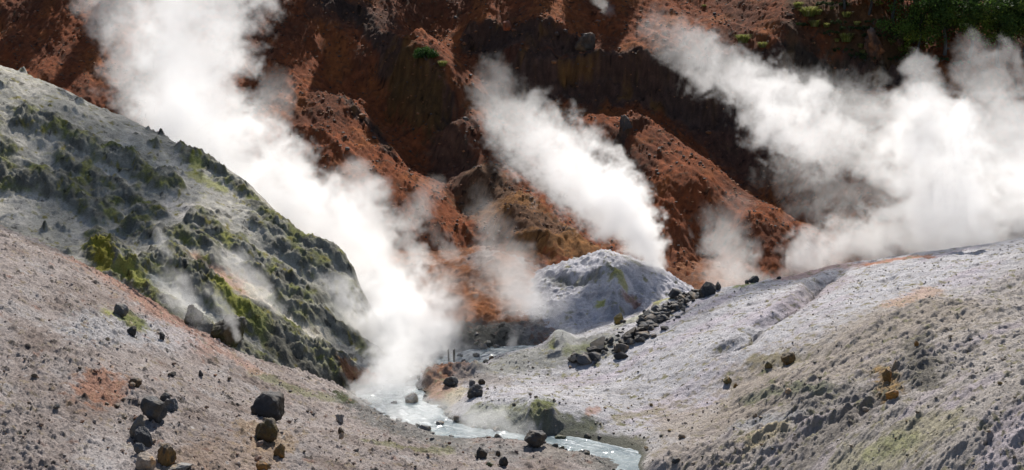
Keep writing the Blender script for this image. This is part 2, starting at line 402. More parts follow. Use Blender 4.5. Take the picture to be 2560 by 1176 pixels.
G_pts = [P(u, v, Yb(v) + 0.8 * d) for u, v, d in G_ctl] + [(x, 215, 58) for x in (-120, -60, 0, 60, 120)] + [(x, 108, 0) for x in (-70, -35, 0, 35, 70)]
G0 = tps(G_pts, 0.1)
G_track = line_on([(700,330),(800,345),(860,385),(900,405),(950,440)], G0, 116, 200)
G_track2 = line_on([(1290,590),(1400,598),(1500,596)], G0, 110, 200)
G_cl1 = line_on([(1140,95),(1240,100),(1330,110),(1400,118),(1465,150)], G0, 116, 200)
G_cl2 = line_on([(1250,172),(1340,180),(1430,195),(1540,185),(1620,190),(1720,220),(1800,215),(1900,200),(2050,205),(2200,210),(2326,200)], G0, 116, 200)
G_cl3 = line_on([(990,165),(1050,190),(1100,225),(1135,290)], G0, 116, 200)
G_cl4 = line_on([(800,0),(860,20),(940,60),(980,110),(1030,140)], G0, 116, 200)
G_cl5 = line_on([(870,240),(900,300),(960,350),(1010,420)], G0, 116, 200)
G_cl6 = line_on([(1550,320),(1580,330)], G0, 116, 200)
G_cls = [(G_cl1, 1.1, 1.2), (G_cl2, 1.9, 2.0), (G_cl3, 1.7, 1.4), (G_cl4, 0.6, 1.0), (G_cl5, 0.6, 0.8), (G_cl6, 0.9, 0.9)]
def cliffs(x, y):
    """rise behind each cliff edge and the broken-rock mask along it"""
    wx = x + 1.6 * fbm(x, y, 4.0, 4, 41); wy = y + 1.6 * fbm(x, y, 4.0, 4, 43)
    rise, mask = 0.0, 0.0
    for l, h, w in G_cls:
        d, sd, t = seg_dist(wx, wy, l)
        s = d * sd
        end = sstep(0, 0.08, t) * sstep(1, 0.92, t)
        rise = rise + end * h * (sstep(-0.9, 0.2, s) * np.exp(-np.maximum(s, 0) / 5.0) - 0.35 * np.exp(-((s + 1.6) / 1.6) ** 2))
        mask = np.maximum(mask, end * np.exp(-((s + 0.9) / w) ** 2))
    return rise, mask
def hG(x, y):
    z = G0(x, y)
    r, m = cliffs(x, y)
    z = z + r
    d = seg_dist(x, y, G_track)[0]; z = z + 0.35 * np.exp(-(d / 0.5) ** 2)
    d = seg_dist(x, y, G_track2)[0]; z = z + 0.35 * np.exp(-(d / 0.5) ** 2)
    fx = x + 0.35 * y
    gx, gl = 0.81 * x + 0.58 * y + 1.2 * fbm(x, y, 8.0, 3, 176), 0.58 * x - 0.81 * y
    z = z + 0.8 * (ridged(gx, gl * 0.12, 7.0, 3, 177) - 0.5) + 0.35 * (ridged(gx, gl * 0.14, 1.8, 4, 178) - 0.5)
    z = z + 0.7 * fbm(x, y, 9.0, 4, 44) + 0.3 * ridged(fx, y * 0.35, 3.6, 4, 48) - 0.3 * ridged(fx + 40, y * 0.3, 6.5, 3, 49) + m * (1.1 * ridged(x, y, 2.0, 5, 45) + 0.8 * stones(x, y, 1.3, 23, 0.7, 0.2, 0.5, 0.6)[0])
    rough = 0.4 + 0.6 * sstep(-0.2, 0.3, fbm(x, y, 7.0, 3, 46))
    z = z + 0.30 * rough * billow(x, y * 0.8, 0.9, 5, 171, 0.62)
    z = z + rough * (0.24 * ridged(x * 1.0, y * 0.6, 1.3, 5, 47) + 0.5 * stones(x, y, 0.9, 24, 0.35, 0.1, 0.42, 0.6)[0] + 0.5 * stones(x, y, 0.42, 25, 0.5, 0.1, 0.48)[0])
    return z

# ------------------------------------------------------------------ colours of the ground (reflectance)
def splats(X, Y, col, h, y0, y1, ys, lst, seed):
    """patches of differently coloured ground; their edges are broken up by noise"""
    wob = 0.7 * fbm(X, Y, 1.3, 5, seed) + 1.1 * fbm(X, Y, 0.45, 4, seed + 1)
    for pix, rad, rgb, a in lst:
        pts = [hit(u, v, h, y0, y1, 300) for u, v in pix]
        if len(pts) == 1: pts = pts + [(pts[0][0] + 0.01, pts[0][1], 0)]
        d = seg_dist(X, Y, pts, ys)[0] / rad
        col = mixc(col, rgb, a * sstep(0.15, 0.75, np.exp(-d * d) + 0.6 * wob))
    return col
def stone_tint(X, Y, col, cell, seed, dens, rmin, rmax, rough, lo=0.45, hi=1.25, dark=0.25):
    h, i, m = stones(X, Y, cell, seed, dens, rmin, rmax, rough)
    f = np.where(m, lo + (hi - lo) * i, 1.0)
    f = np.where(m & (i < dark), 0.35, f)
    return col * f[..., None]

PALE = (0.50, 0.47, 0.455); PINK = (0.42, 0.335, 0.30); ASH = (0.17, 0.165, 0.155); MOSS = (0.125, 0.14, 0.03); LIME = (0.31, 0.32, 0.05)
SOOT = (0.045, 0.047, 0.042); RUST = (0.33, 0.12, 0.045); OCHRE = (0.30, 0.18, 0.05); WHITE = (0.62, 0.60, 0.60); DKMOSS = (0.045, 0.055, 0.018)
def colA(X, Y, Z, n):
    col = np.ones(X.shape + (3,)) * np.array((0.295, 0.255, 0.236))
    col = mixc(col, (0.20, 0.16, 0.14), sstep(-0.1, 0.5, fbm(X, Y, 4.0, 4, 81)))
    col = mixc(col, (0.34, 0.315, 0.305), sstep(0.1, 0.5, fbm(X, Y, 3.0, 4, 83)) * 0.7)
    S = [([(240,680),(380,760),(480,850)], 1.6, (0.30,0.17,0.125), 0.85), ([(250,830),(420,840)], 1.6, (0.38,0.375,0.385), 0.7), ([(320,800),(345,820)], 0.5, MOSS, 0.9), ([(275,790)], 0.4, LIME, 0.7),
         ([(640,940),(760,990),(850,1010)], 0.5, MOSS, 0.5), ([(560,890),(640,935)], 0.5, (0.36,0.22,0.17), 0.6),
         ([(870,1010),(930,1045),(1010,1085),(1120,1108)], 1.0, ASH, 0.9), ([(1150,1120),(1280,1135)], 0.8, (0.22,0.21,0.2), 0.7), ([(850,1000),(870,1015)], 0.5, DKMOSS, 0.9),
         ([(920,1110),(1010,1130),(1120,1135)], 0.4, MOSS, 0.5), ([(234,970),(270,990)], 0.8, (0.30,0.13,0.07), 0.7), ([(640,1080),(690,1110)], 0.9, (0.30,0.20,0.10), 0.5), ([(500,1150),(650,1165)], 1.0, (0.30,0.19,0.11), 0.35),
         ([(240,1140),(300,1176)], 0.9, WHITE, 0.2), ([(1330,1125),(1450,1150),(1520,1176)], 0.6, (0.26,0.235,0.21), 0.8)]
    col = splats(X, Y, col, A0, 34, 90, 0.35, S, 85)
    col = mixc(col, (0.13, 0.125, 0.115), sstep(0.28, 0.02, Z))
    col = mixc(col, (0.23, 0.115, 0.075), 0.6 * sstep(0.3, 0.6, fbm(X, Y, 0.8, 3, 87)))
    col = mixc(col, (0.45, 0.43, 0.42), 0.7 * sstep(0.35, 0.6, fbm(X, Y, 0.6, 3, 88)))
    return stone_tint(X, Y, stone_tint(X, Y, col, 0.33, 2, 0.55, 0.15, 0.5, 0.35, 0.62, 1.25, 0.14), 0.75, 1, 0.30, 0.10, 0.34, 0.35, 0.45, 1.2, 0.2)
def colB(X, Y, Z, n):
    m = b_mask(X, Y)
    col = np.ones(X.shape + (3,)) * np.array((0.33, 0.325, 0.31))
    col = mixc(col, (0.50, 0.48, 0.46), sstep(-0.05, 0.35, fbm(X, Y, 3.5, 4, 91)))
    S = [([(440,420),(520,480),(600,540)], 1.4, (0.42,0.41,0.40), 0.9), ([(430,520),(520,570),(570,620)], 0.9, (0.56,0.53,0.52), 1.0), ([(470,660),(560,710),(640,740),(690,780)], 0.9, (0.42,0.27,0.21), 0.9), ([(640,740),(720,790),(800,830)], 0.8, (0.58,0.54,0.47), 0.9),
         ([(420,700),(480,760),(540,800)], 0.9, (0.50,0.50,0.48), 0.8), ([(300,680),(380,700)], 1.2, (0.27,0.29,0.30), 0.8), ([(330,780),(440,830)], 0.6, (0.48,0.45,0.36), 0.8),
         ([(760,760),(850,800)], 0.8, (0.40,0.40,0.36), 0.7), ([(720,960),(800,985)], 0.6, (0.36,0.36,0.26), 0.7), ([(480,440),(560,480)], 0.4, LIME, 0.6)]
    col = splats(X, Y, col, B0, 74, 116, 0.7, S, 93)
    crag = sstep(0.22, 0.5, m + 0.25 * fbm(X, Y, 0.8, 3, 95))
    rock = mixc(np.ones_like(col) * np.array((0.10, 0.102, 0.092)), (0.26, 0.26, 0.24), sstep(-0.3, 0.4, fbm(X, Y, 1.0, 4, 97)))
    ms = sstep(-0.12, 0.35, fbm(X, Y, 1.4, 5, 99)) * sstep(0.3, 0.72, n[..., 2] + 0.2 * fbm(X, Y, 0.5, 2, 98))
    rock = mixc(rock, MOSS, ms)
    rock = mixc(rock, LIME, ms * sstep(0.15, 0.5, fbm(X, Y, 1.1, 4, 101)) * 0.9)
    col = mixc(col, (0.20, 0.20, 0.17), crag * 0.2); col = col + (rock - col) * (crag * 0.88)[..., None]
    S2 = [([(560,750),(600,790)], 0.8, LIME, 0.75), ([(640,810),(660,850)], 0.7, (0.2,0.22,0.06), 0.7), ([(245,620),(260,680)], 0.7, (0.26,0.24,0.03), 0.9), ([(300,690),(360,730)], 0.5, LIME, 0.7), ([(690,880),(760,950),(840,985)], 0.8, (0.10,0.10,0.09), 0.8),
          ([(870,950),(930,945)], 0.6, (0.25,0.11,0.06), 0.9), ([(850,980),(900,990)], 0.5, SOOT, 0.9), ([(490,420)], 0.6, LIME, 0.7)]
    col = splats(X, Y, col, B0, 74, 116, 0.7, S2, 103)
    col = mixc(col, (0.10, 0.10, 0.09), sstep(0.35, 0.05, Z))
    col = col * np.array((1.05, 1.02, 0.93))
    return stone_tint(X, Y, col, 0.42, 6, 0.7, 0.2, 0.5, 0.5, 0.55, 1.3, 0.15)
def colC(X, Y, Z, n):
    col = np.ones(X.shape + (3,)) * np.array((0.355, 0.343, 0.348))
    col = mixc(col, (0.43, 0.418, 0.42), sstep(-0.1, 0.4, fbm(X, Y, 4.5, 4, 111)))
    col = mixc(col, (0.25, 0.228, 0.215), sstep(0.1, 0.5, fbm(X * 0.4, Y, 2.2, 4, 113)) * 0.7)
    S = [([(1900,1000),(2100,900),(2326,780)], 3.0, (0.32,0.275,0.23), 0.8), ([(1700,1060),(1850,1050),(1900,960)], 1.8, (0.31,0.265,0.225), 0.8), ([(1700,1140),(1800,1150)], 1.6, (0.30,0.26,0.23), 0.8),
         ([(1950,700),(2060,672),(2160,660)], 0.8, (0.36,0.25,0.23), 0.8), ([(2170,665),(2250,650),(2320,645)], 0.45, RUST, 0.75), ([(2240,765),(2326,730)], 0.8, (0.42,0.28,0.20), 0.7), ([(1980,760),(2100,700)], 1.0, (0.33,0.28,0.30), 0.7),
         ([(2050,1010),(2180,1000),(2290,940)], 1.8, (0.19,0.175,0.155), 0.6), ([(2210,930),(2230,1000)], 0.5, OCHRE, 0.8), ([(1880,1010),(1960,985),(2060,990)], 0.5, (0.16,0.17,0.11), 0.85), ([(1850,1080),(1960,1060)], 0.8, (0.30,0.30,0.31), 0.8), ([(1880,1110),(1950,1090)], 0.5, (0.36,0.30,0.18), 0.8),
         ([(2130,1176),(2250,1120),(2326,1070)], 1.0, (0.34,0.31,0.22), 0.95), ([(2180,1140),(2270,1100)], 0.4, (0.30,0.31,0.14), 0.6), ([(2000,1150),(2100,1080)], 1.2, (0.19,0.17,0.15), 0.7), ([(2290,860),(2326,980)], 0.6, (0.13,0.12,0.10), 0.8),
         ([(1880,905),(1990,895)], 0.4, (0.2,0.17,0.08), 0.6), ([(1540,1050),(1640,1030)], 0.3, (0.17,0.14,0.05), 0.5),
         ([(1200,930),(1300,910),(1420,880),(1520,860)], 1.1, (0.20,0.20,0.18), 0.85), ([(1420,880),(1500,870)], 0.4, MOSS, 0.6), ([(1240,905),(1350,875),(1400,860)], 0.5, (0.26,0.26,0.24), 0.7), ([(1540,820),(1640,780)], 0.5, (0.33,0.33,0.24), 0.7), ([(1640,765),(1690,750)], 0.3, (0.24,0.24,0.06), 0.8),
         ([(1080,945),(1150,940)], 0.9, (0.20,0.085,0.04), 0.95), ([(1080,980),(1120,990)], 0.8, (0.30,0.19,0.13), 0.85), ([(1150,985),(1120,1010)], 0.5, (0.46,0.40,0.28), 0.8), ([(1150,950),(1260,960)], 0.6, (0.27,0.24,0.22), 0.8),
         ([(1180,1060),(1300,1060)], 0.6, (0.29,0.30,0.23), 0.9), ([(1340,1050),(1370,1040)], 0.5, MOSS, 0.9), ([(1370,1075),(1480,1070)], 0.4, DKMOSS, 0.8), ([(1470,1035),(1495,1030)], 0.22, RUST, 0.45), ([(1600,1110),(1560,1100)], 0.4, (0.15,0.14,0.10), 0.8), ([(1840,720),(1880,705)], 0.35, (0.18,0.20,0.07), 0.9), ([(1370,862),(1400,858)], 0.7, (0.3,0.3,0.28), 0.8), ([(1380,872)], 0.3, (0.16,0.17,0.05), 0.8)]
    ac, al = -0.6 * X + 0.8 * Y + 0.5 * fbm(X, Y, 4.0, 2, 156), 0.8 * X + 0.6 * Y
    rz = sstep(55.5, 47, ac + 1.5 * fbm(X, Y, 2.5, 3, 168))
    col = mixc(col, (0.45, 0.438, 0.455), 0.8 * (1 - rz) * sstep(0.2, 1.2, Z))
    col = mixc(col, (0.39, 0.345, 0.305), 0.75 * rz)
    col = mixc(col, (0.19, 0.165, 0.145), (0.3 + 0.3 * rz) * sstep(0.0, 0.45, fbm(ac, al * 0.15, 1.0, 4, 165)))
    col = mixc(col, (0.43, 0.375, 0.42), 0.6 * sstep(0.05, 0.4, fbm(ac, al * 0.2, 2.4, 3, 167)))
    col = splats(X, Y, col, C0, 40, 108, 0.4, S, 115)
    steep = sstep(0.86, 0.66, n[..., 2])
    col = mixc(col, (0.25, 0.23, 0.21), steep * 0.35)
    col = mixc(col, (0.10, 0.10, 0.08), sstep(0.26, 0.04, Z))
    return stone_tint(X, Y, stone_tint(X, Y, col, 0.28, 12, 0.5, 0.12, 0.48, 0.35, 0.75, 1.15, 0.06), 0.6, 11, 0.25, 0.08, 0.32, 0.35, 0.6, 1.15, 0.1)
def colD(X, Y, Z, n):
    col = np.ones(X.shape + (3,)) * np.array((0.44, 0.43, 0.46))
    col = mixc(col, (0.30, 0.29, 0.305), sstep(0.0, 0.5, fbm(X, Y, 2.0, 4, 121)))
    S = [([(1385,705),(1440,715),(1490,695)], 0.45, (0.17,0.17,0.16), 0.85), ([(1520,680),(1540,700)], 0.4, (0.10,0.11,0.06), 0.9), ([(1530,715)], 0.35, (0.22,0.22,0.08), 0.8), ([(1570,750),(1590,760)], 0.45, (0.22,0.12,0.09), 0.85), ([(1500,770)], 0.4, LIME, 0.8), ([(1545,700),(1560,720)], 0.4, (0.36,0.34,0.12), 0.8), ([(1560,650),(1600,670)], 0.3, (0.2,0.2,0.17), 0.7), ([(1400,650),(1440,640)], 0.5, (0.24,0.23,0.2), 0.7)]
    return splats(X, Y, col, D0, 98, 114, 0.6, S, 123)
def colF(X, Y, Z, n):
    col = np.ones(X.shape + (3,)) * np.array((0.27, 0.105, 0.045))
    col = mixc(col, (0.17, 0.075, 0.04), sstep(-0.2, 0.3, fbm(X, Y, 2.5, 4, 131)))
    col = mixc(col, (0.36, 0.16, 0.08), sstep(0.1, 0.5, fbm(X, Y, 1.8, 4, 133)))
    S = [([(950,900),(1100,890),(1200,850),(1300,840)], 2.2, (0.15,0.15,0.14), 0.97), ([(860,800),(960,700)], 2.2, (0.24,0.22,0.19), 0.9), ([(1200,650),(1250,630),(1320,660)], 1.3, (0.25,0.22,0.21), 0.8), ([(1180,850),(1260,860)], 1.0, (0.07,0.07,0.06), 0.8), ([(1350,810),(1420,780)], 2.0, (0.3,0.28,0.27), 0.7), ([(1150,790),(1300,800)], 0.8, (0.30,0.11,0.04), 0.8)]
    col = splats(X, Y, col, F0, 84, 124, 0.5, S, 135)
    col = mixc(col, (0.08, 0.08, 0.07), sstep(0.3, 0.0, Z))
    return stone_tint(X, Y, col, 0.7, 20, 0.5, 0.1, 0.5, 0.35, 0.4, 1.3, 0.25)
def colG(X, Y, Z, n):
    col = np.ones(X.shape + (3,)) * np.array((0.265, 0.074, 0.025))
    col = mixc(col, (0.17, 0.056, 0.026), sstep(-0.1, 0.35, fbm(X, Y, 9.0, 5, 141)))
    col = mixc(col, (0.33, 0.105, 0.03), sstep(0.0, 0.4, fbm(X, Y, 5.0, 5, 143)) * 0.8)
    r, m = cliffs(X, Y)
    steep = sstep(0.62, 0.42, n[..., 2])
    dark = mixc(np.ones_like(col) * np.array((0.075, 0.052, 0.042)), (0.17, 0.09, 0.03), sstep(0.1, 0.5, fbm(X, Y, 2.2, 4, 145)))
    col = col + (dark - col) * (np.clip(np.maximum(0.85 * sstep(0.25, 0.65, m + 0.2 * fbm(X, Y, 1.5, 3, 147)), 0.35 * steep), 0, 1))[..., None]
    S = [([(1200,440),(1330,560),(1450,600)], 2.4, (0.27,0.135,0.045), 0.8), ([(1110,340),(1180,430),(1260,480)], 2.0, (0.11,0.065,0.045), 0.7), ([(1280,400),(1400,500)], 1.2, (0.06,0.05,0.045), 0.8), ([(1300,540),(1380,560)], 1.3, (0.12,0.065,0.045), 0.7),
         ([(1700,640),(1800,700)], 1.6, (0.26,0.09,0.04), 0.8), ([(2000,20),(2150,110),(2260,180)], 2.0, (0.07,0.06,0.03), 0.6), ([(2000,150),(2120,250)], 2.0, (0.055,0.05,0.035), 0.6), ([(800,20),(960,60)], 2.0, (0.07,0.045,0.035), 0.7), ([(1700,230),(1900,420)], 2.2, (0.10,0.06,0.045), 0.7),
         ([(1000,200),(1080,260)], 1.6, (0.13,0.07,0.02), 0.7)]
    col = splats(X, Y, col, G0, 112, 215, 0.7, S, 149)
    col = col * (0.55 + 0.62 * billow(X, Y * 0.8, 0.9, 4, 175)[..., None])
    return stone_tint(X, Y, stone_tint(X, Y, col, 0.42, 25, 0.5, 0.1, 0.48, 0.35, 0.6, 1.3, 0.15), 0.9, 24, 0.35, 0.1, 0.42, 0.6, 0.4, 1.2, 0.3)

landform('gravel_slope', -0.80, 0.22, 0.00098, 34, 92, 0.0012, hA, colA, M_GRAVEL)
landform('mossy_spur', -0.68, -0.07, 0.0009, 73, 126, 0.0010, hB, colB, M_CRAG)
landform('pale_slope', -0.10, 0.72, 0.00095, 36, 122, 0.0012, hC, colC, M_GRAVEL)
landform('vent_mound', -0.03, 0.16, 0.0009, 97, 120, 0.0007, hD, colD, M_GRAVEL)
landform('valley_floor', -0.55, 0.55, 0.0013, 66, 134, 0.0012, hF, colF, M_RED)
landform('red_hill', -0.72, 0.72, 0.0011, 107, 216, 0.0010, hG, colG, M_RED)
gv = np.array([(x, y, -4.0) for y in np.linspace(-200, 700, 40) for x in np.linspace(-500, 500, 40)])
gi_ = np.arange(1600).reshape(40, 40)
g_ = mesh_obj('ground', gv, np.stack([gi_[:-1, :-1], gi_[:-1, 1:], gi_[1:, 1:], gi_[1:, :-1]], -1).reshape(-1, 4), M_RED, col=np.ones((1600, 3)) * np.array((0.2, 0.09, 0.05)))
g_['kind'] = 'structure'
# ================================================================== WATER
def on(u, v, which):
    h, y0, y1 = SURF[which]
    return hit(u, v, h, y0, y1, 420)
SURF = {'A': (hA, 34, 90), 'B': (hB, 73, 118), 'C': (hC, 36, 112), 'D': (hD, 97, 116), 'F': (hF, 84, 126), 'G': (hG, 108, 200)}
def first(u, v):
    best = None
    for k in SURF:
        h, y0, y1 = SURF[k]
        d = ray(u, v); Y = np.linspace(y0, y1, 260); t = Y / d[1]
        zz = EYE + d[2] * t; w = np.where(h(d[0] * t, Y) >= zz)[0]
        if len(w) and (best is None or Y[w[0]] < best[1]):
            i = w[0]; best = (float(d[0] * t[i]), float(Y[i]), float(zz[i]))
    return best
def water_mat():
    m, nt, b = new_mat('milky_water')
    N, L = nt.nodes.new, nt.links.new
    geo = N('ShaderNodeNewGeometry')
    n = N('ShaderNodeTexNoise'); n.inputs['Scale'].default_value = 0.6; n.inputs['Detail'].default_value = 4
    L(geo.outputs['Position'], n.inputs['Vector'])
    r = N('ShaderNodeValToRGB')
    r.color_ramp.elements[0].position = 0.35; r.color_ramp.elements[0].color = (0.12, 0.155, 0.17, 1)
    r.color_ramp.elements[1].position = 0.65; r.color_ramp.elements[1].color = (0.21, 0.25, 0.26, 1)
    L(n.outputs[0], r.inputs[0])
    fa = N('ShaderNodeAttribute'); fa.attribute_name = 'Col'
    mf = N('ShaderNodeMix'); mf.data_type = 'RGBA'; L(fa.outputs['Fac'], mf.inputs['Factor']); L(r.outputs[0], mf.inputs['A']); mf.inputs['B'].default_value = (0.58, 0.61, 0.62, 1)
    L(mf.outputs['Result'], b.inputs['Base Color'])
    b.inputs['Roughness'].default_value = 0.10; b.inputs['IOR'].default_value = 1.33
    n2 = N('ShaderNodeTexNoise'); n2.inputs['Scale'].default_value = 5.0; n2.inputs['Detail'].default_value = 5
    L(geo.outputs['Position'], n2.inputs['Vector'])
    bp = N('ShaderNodeBump'); bp.inputs['Strength'].default_value = 0.5; bp.inputs['Distance'].default_value = 0.05
    L(n2.outputs[0], bp.inputs['Height']); L(bp.outputs[0], b.inputs['Normal'])
    return m
M_WATER = water_mat()
mid = [(9.5, 50, 4.5), (8.0, 58, 3.2), (6.6, 65, 2.8), (3.6, 70.5, 3.0), (-0.5, 74.0, 3.2), (-4.0, 77, 4.0), (-7.0, 82, 5.0), (-6.0, 87, 3.4), (-4.2, 91, 2.4), (-2.0, 94.5, 2.2), (0.2, 97.5, 1.8)]
mx = np.array(mid)
nyw, nxw = 620, 110
yy = np.linspace(50, 98, nyw)
cxw = np.interp(yy, mx[:, 1], mx[:, 0]); hw = np.interp(yy, mx[:, 1], mx[:, 2]) + 0.8
tt = np.linspace(-1, 1, nxw)
XW = cxw[:, None] + hw[:, None] * tt[None]; YW = np.repeat(yy[:, None], nxw, 1)
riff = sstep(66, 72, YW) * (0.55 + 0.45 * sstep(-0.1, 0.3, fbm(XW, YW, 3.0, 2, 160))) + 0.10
ZW = 0.035 * np.maximum(YW - 84, 0) + riff * (0.10 * fbm(XW, YW * 0.8, 0.5, 4, 161) + 0.09 * np.abs(fbm(XW, YW, 1.3, 3, 163)))
iw = np.arange(nyw * nxw).reshape(nyw, nxw)
FW = np.stack([iw[:-1, :-1], iw[:-1, 1:], iw[1:, 1:], iw[1:, :-1]], -1).reshape(-1, 4)
painted_glint = np.clip(sstep(0.4, 0.9, riff) * sstep(0.02, 0.4, fbm((XW - cxw[:, None]) * 1.6, YW * 0.5, 0.7, 4, 164)) * 0.6, 0.0, 1)  # foam-like white streaks: glints and mist of the rapids painted into the water colour
water = mesh_obj('stream_water', np.stack([XW, YW, ZW], -1).reshape(-1, 3), FW, M_WATER, col=np.repeat(painted_glint.reshape(-1, 1), 3, 1))
water['kind'] = 'structure'

# ================================================================== ROCKS
def rock_mat():
    m = terrain_mat('rock', grain=(20, 40, 90), bump=0.8, dist=0.06, vary=0.5, rough=0.8)
    m.node_tree.nodes['Principled BSDF'].inputs['Specular IOR Level'].default_value = 0.35
    return m
M_ROCK = rock_mat()
def ico(sub):
    bm = bmesh.new(); bmesh.ops.create_icosphere(bm, subdivisions=sub, radius=1.0)
    v = np.array([x.co[:] for x in bm.verts]); f = np.array([[w.index for w in x.verts] for x in bm.faces])
    bm.free(); return v, f
ICO5, ICO4, ICO3 = ico(5), ico(4), ico(3)
def rock_mesh(name, w, d, h, rgb, seed, cuts=11, rough=0.16, sub=None, lichen=None, lump=0.30, ddr=(0.50, 0.9)):
    rr = np.random.RandomState(seed)
    v, f = sub or ICO5
    v = v.copy()
    v *= (1 + lump * noise3(v + seed * 1.7, 1.3, 2))[:, None]
    for k in range(cuts):
        n = rr.normal(size=3); n /= np.linalg.norm(n)
        if n[2] < -0.3: n[2] *= -1
        dd = rr.uniform(*ddr)
        e = np.maximum(v @ n - dd, 0)
        v -= e[:, None] * n * 0.95
    v *= (1 + rough * noise3(v + seed, 2.6, 4) + 0.5 * rough * noise3(v + seed * 2, 8.0, 4))[:, None]
    v /= (v.max(0) - v.min(0))
    v -= (v.max(0) + v.min(0)) / 2
    v[:, 2] += 0.5
    c = np.ones((len(v), 3)) * np.array(rgb)
    t = noise3(v + seed * 3.1, 5.0, 4)
    c *= (1 + 0.5 * t)[:, None]
    bt = np.clip(noise3(v + seed * 7.7, 2.4, 3) * 2.5, 0, 1)[:, None]
    c = c * (1 + bt * np.array((0.75, 0.35, -0.1)))
    if lichen is not None:
        a = np.clip(noise3(v + seed * 5.3, 3.2, 3) * 3 + 0.1, 0, 1) * 0.8
        c = c + (np.array(lichen) - c) * a[:, None]
    top = np.clip((v[:, 2] - 0.72) * 3.0 + 0.9 * noise3(v + seed, 6.0, 3), 0, 1)
    c = c + (np.array((0.19, 0.175, 0.165)) - c) * (0.4 * top)[:, None]
    v = v * np.array([w, d, h])
    return v, f, c
random.seed(5)
def put_rock(u, v, wpx, hpx, rgb, which, label, seed, cat='boulder', name='boulder', sink=0.34, yaw=None, tilt=(0, 0), group=None, lichen=None, cuts=11, rough=0.16, deep=0.9, sub=None):
    x, y, z = on(u, v, which)
    m = y / FOC
    w, h = wpx * m * 0.88, hpx * m * 0.95
    vv, f, c = rock_mesh(name, w, w * deep, h / (1 - sink), rgb, seed, cuts, rough, sub, lichen)
    o = mesh_obj(name, vv, f, M_ROCK, col=c)
    hh = SURF[which][0]
    yc = y + w * deep * 0.30
    z2 = min(float(hh(np.array([x]), np.array([yc]))[0]), z + 0.25 * h)
    o.location = (x, yc, max(z, z2) * 0.5 + z * 0.5 - sink * h)
    o.rotation_euler = (math.radians(tilt[0]), math.radians(tilt[1]), math.radians(yaw if yaw is not None else random.uniform(-25, 25)))
    return tag(o, label, cat, group)
BASALT = (0.042, 0.044, 0.048); BLACK = (0.030, 0.030, 0.031); GREYB = (0.075, 0.08, 0.088); BROWN = (0.055, 0.040, 0.024); OCHR = (0.14, 0.085, 0.030); TAN = (0.25, 0.20, 0.155); GREY = (0.15, 0.145, 0.14)
put_rock(380, 1057, 74, 54, BASALT, 'A', 'squat dark block on the near left gravel with a flat top', 1, cuts=8)
put_rock(424, 1030, 44, 30, GREYB, 'A', 'small rounded grey rock touching the squat dark block', 2)
put_rock(411, 1003, 32, 18, BASALT, 'A', 'low dark rock behind the squat dark block', 3, cat='rock', name='rock')
put_rock(334, 1100, 48, 56, GREYB, 'A', 'upright blue-grey rounded boulder on the near left gravel', 4, tilt=(0, 12))
put_rock(366, 1116, 46, 44, BASALT, 'A', 'dark boulder leaning against the upright blue-grey boulder', 5, tilt=(0, -14))
put_rock(662, 1045, 94, 54, BLACK, 'A', 'large angular black boulder alone on the gravel slope', 6, cuts=12, yaw=-12, tilt=(0, 8), sub=ICO5)
put_rock(660, 1105, 68, 48, BROWN, 'A', 'dark brown boulder just below the large angular black one', 7, cuts=9, tilt=(0, 12), lichen=(0.10, 0.07, 0.02))
put_rock(412, 1163, 54, 46, OCHR, 'A', 'ochre-brown boulder with dark patches low on the left gravel', 8, lichen=(0.03, 0.028, 0.025))
put_rock(357, 1180, 58, 36, TAN, 'A', 'pale tan slab at the bottom edge beside the ochre boulder', 9, tilt=(0, 12), cuts=7)
put_rock(347, 1137, 34, 22, GREYB, 'A', 'grey stone between the leaning dark boulder and the ochre one', 10, cat='rock', name='rock')
put_rock(440, 1180, 80, 16, GREY, 'A', 'flat grey slab cut by the bottom edge right of the ochre boulder', 11, cat='rock', name='rock', cuts=6)
put_rock(697, 1147, 34, 30, OCHR, 'A', 'brown stone on ochre soil below the dark brown boulder', 12, cat='rock', name='rock')
put_rock(656, 1180, 40, 24, OCHR, 'A', 'ochre stone at the bottom edge below the dark brown boulder', 13, cat='rock', name='rock')
put_rock(848, 1060, 24, 20, GREY, 'A', 'angular grey stone on the slope above the stream bend', 14, cat='rock', name='rock')
put_rock(852, 1088, 20, 16, BROWN, 'A', 'brown stone below the angular grey stone near the bend', 15, cat='rock', name='rock')
put_rock(853, 1100, 16, 14, TAN, 'A', 'reddish stone lowest of the three near the stream bend', 16, cat='rock', name='rock')
put_rock(336, 966, 36, 18, BROWN, 'A', 'flattish brown stone on the gravel above the squat dark block', 17, cat='rock', name='rock')
put_rock(330, 972, 18, 10, TAN, 'A', 'small tan stone in front of the flattish brown stone', 18, cat='rock', name='rock')
put_rock(431, 945, 22, 10, BASALT, 'A', 'flat dark stone lying high on the open gravel slope', 19, cat='rock', name='rock')
put_rock(502, 943, 14, 12, BASALT, 'A', 'small round dark stone alone high on the gravel slope', 20, cat='rock', name='rock')
put_rock(296, 788, 44, 24, GREYB, 'A', 'long grey rock half buried at the upper gravel edge', 21, cat='rock', name='rock', tilt=(0, 14))
put_rock(328, 838, 28, 20, BLACK, 'A', 'dark squat rock below the mossy clump at the upper left', 22, cat='rock', name='rock')
put_rock(404, 850, 16, 18, BLACK, 'A', 'small dark upright stone at the upper edge of the gravel', 23, cat='rock', name='rock')
put_rock(1340, 1119, 72, 44, BASALT, 'A', 'dark boulder standing at the edge of the lower stream pool', 24, sink=0.06, cuts=9, yaw=8, sub=ICO5)
put_rock(1207, 1146, 36, 26, BLACK, 'A', 'black tilted boulder on the near bank left of the pool boulder', 25, tilt=(0, -20))
put_rock(1259, 1168, 30, 20, BLACK, 'A', 'black jagged rock at the bottom of the near bank', 26, cat='rock', name='rock', rough=0.2)
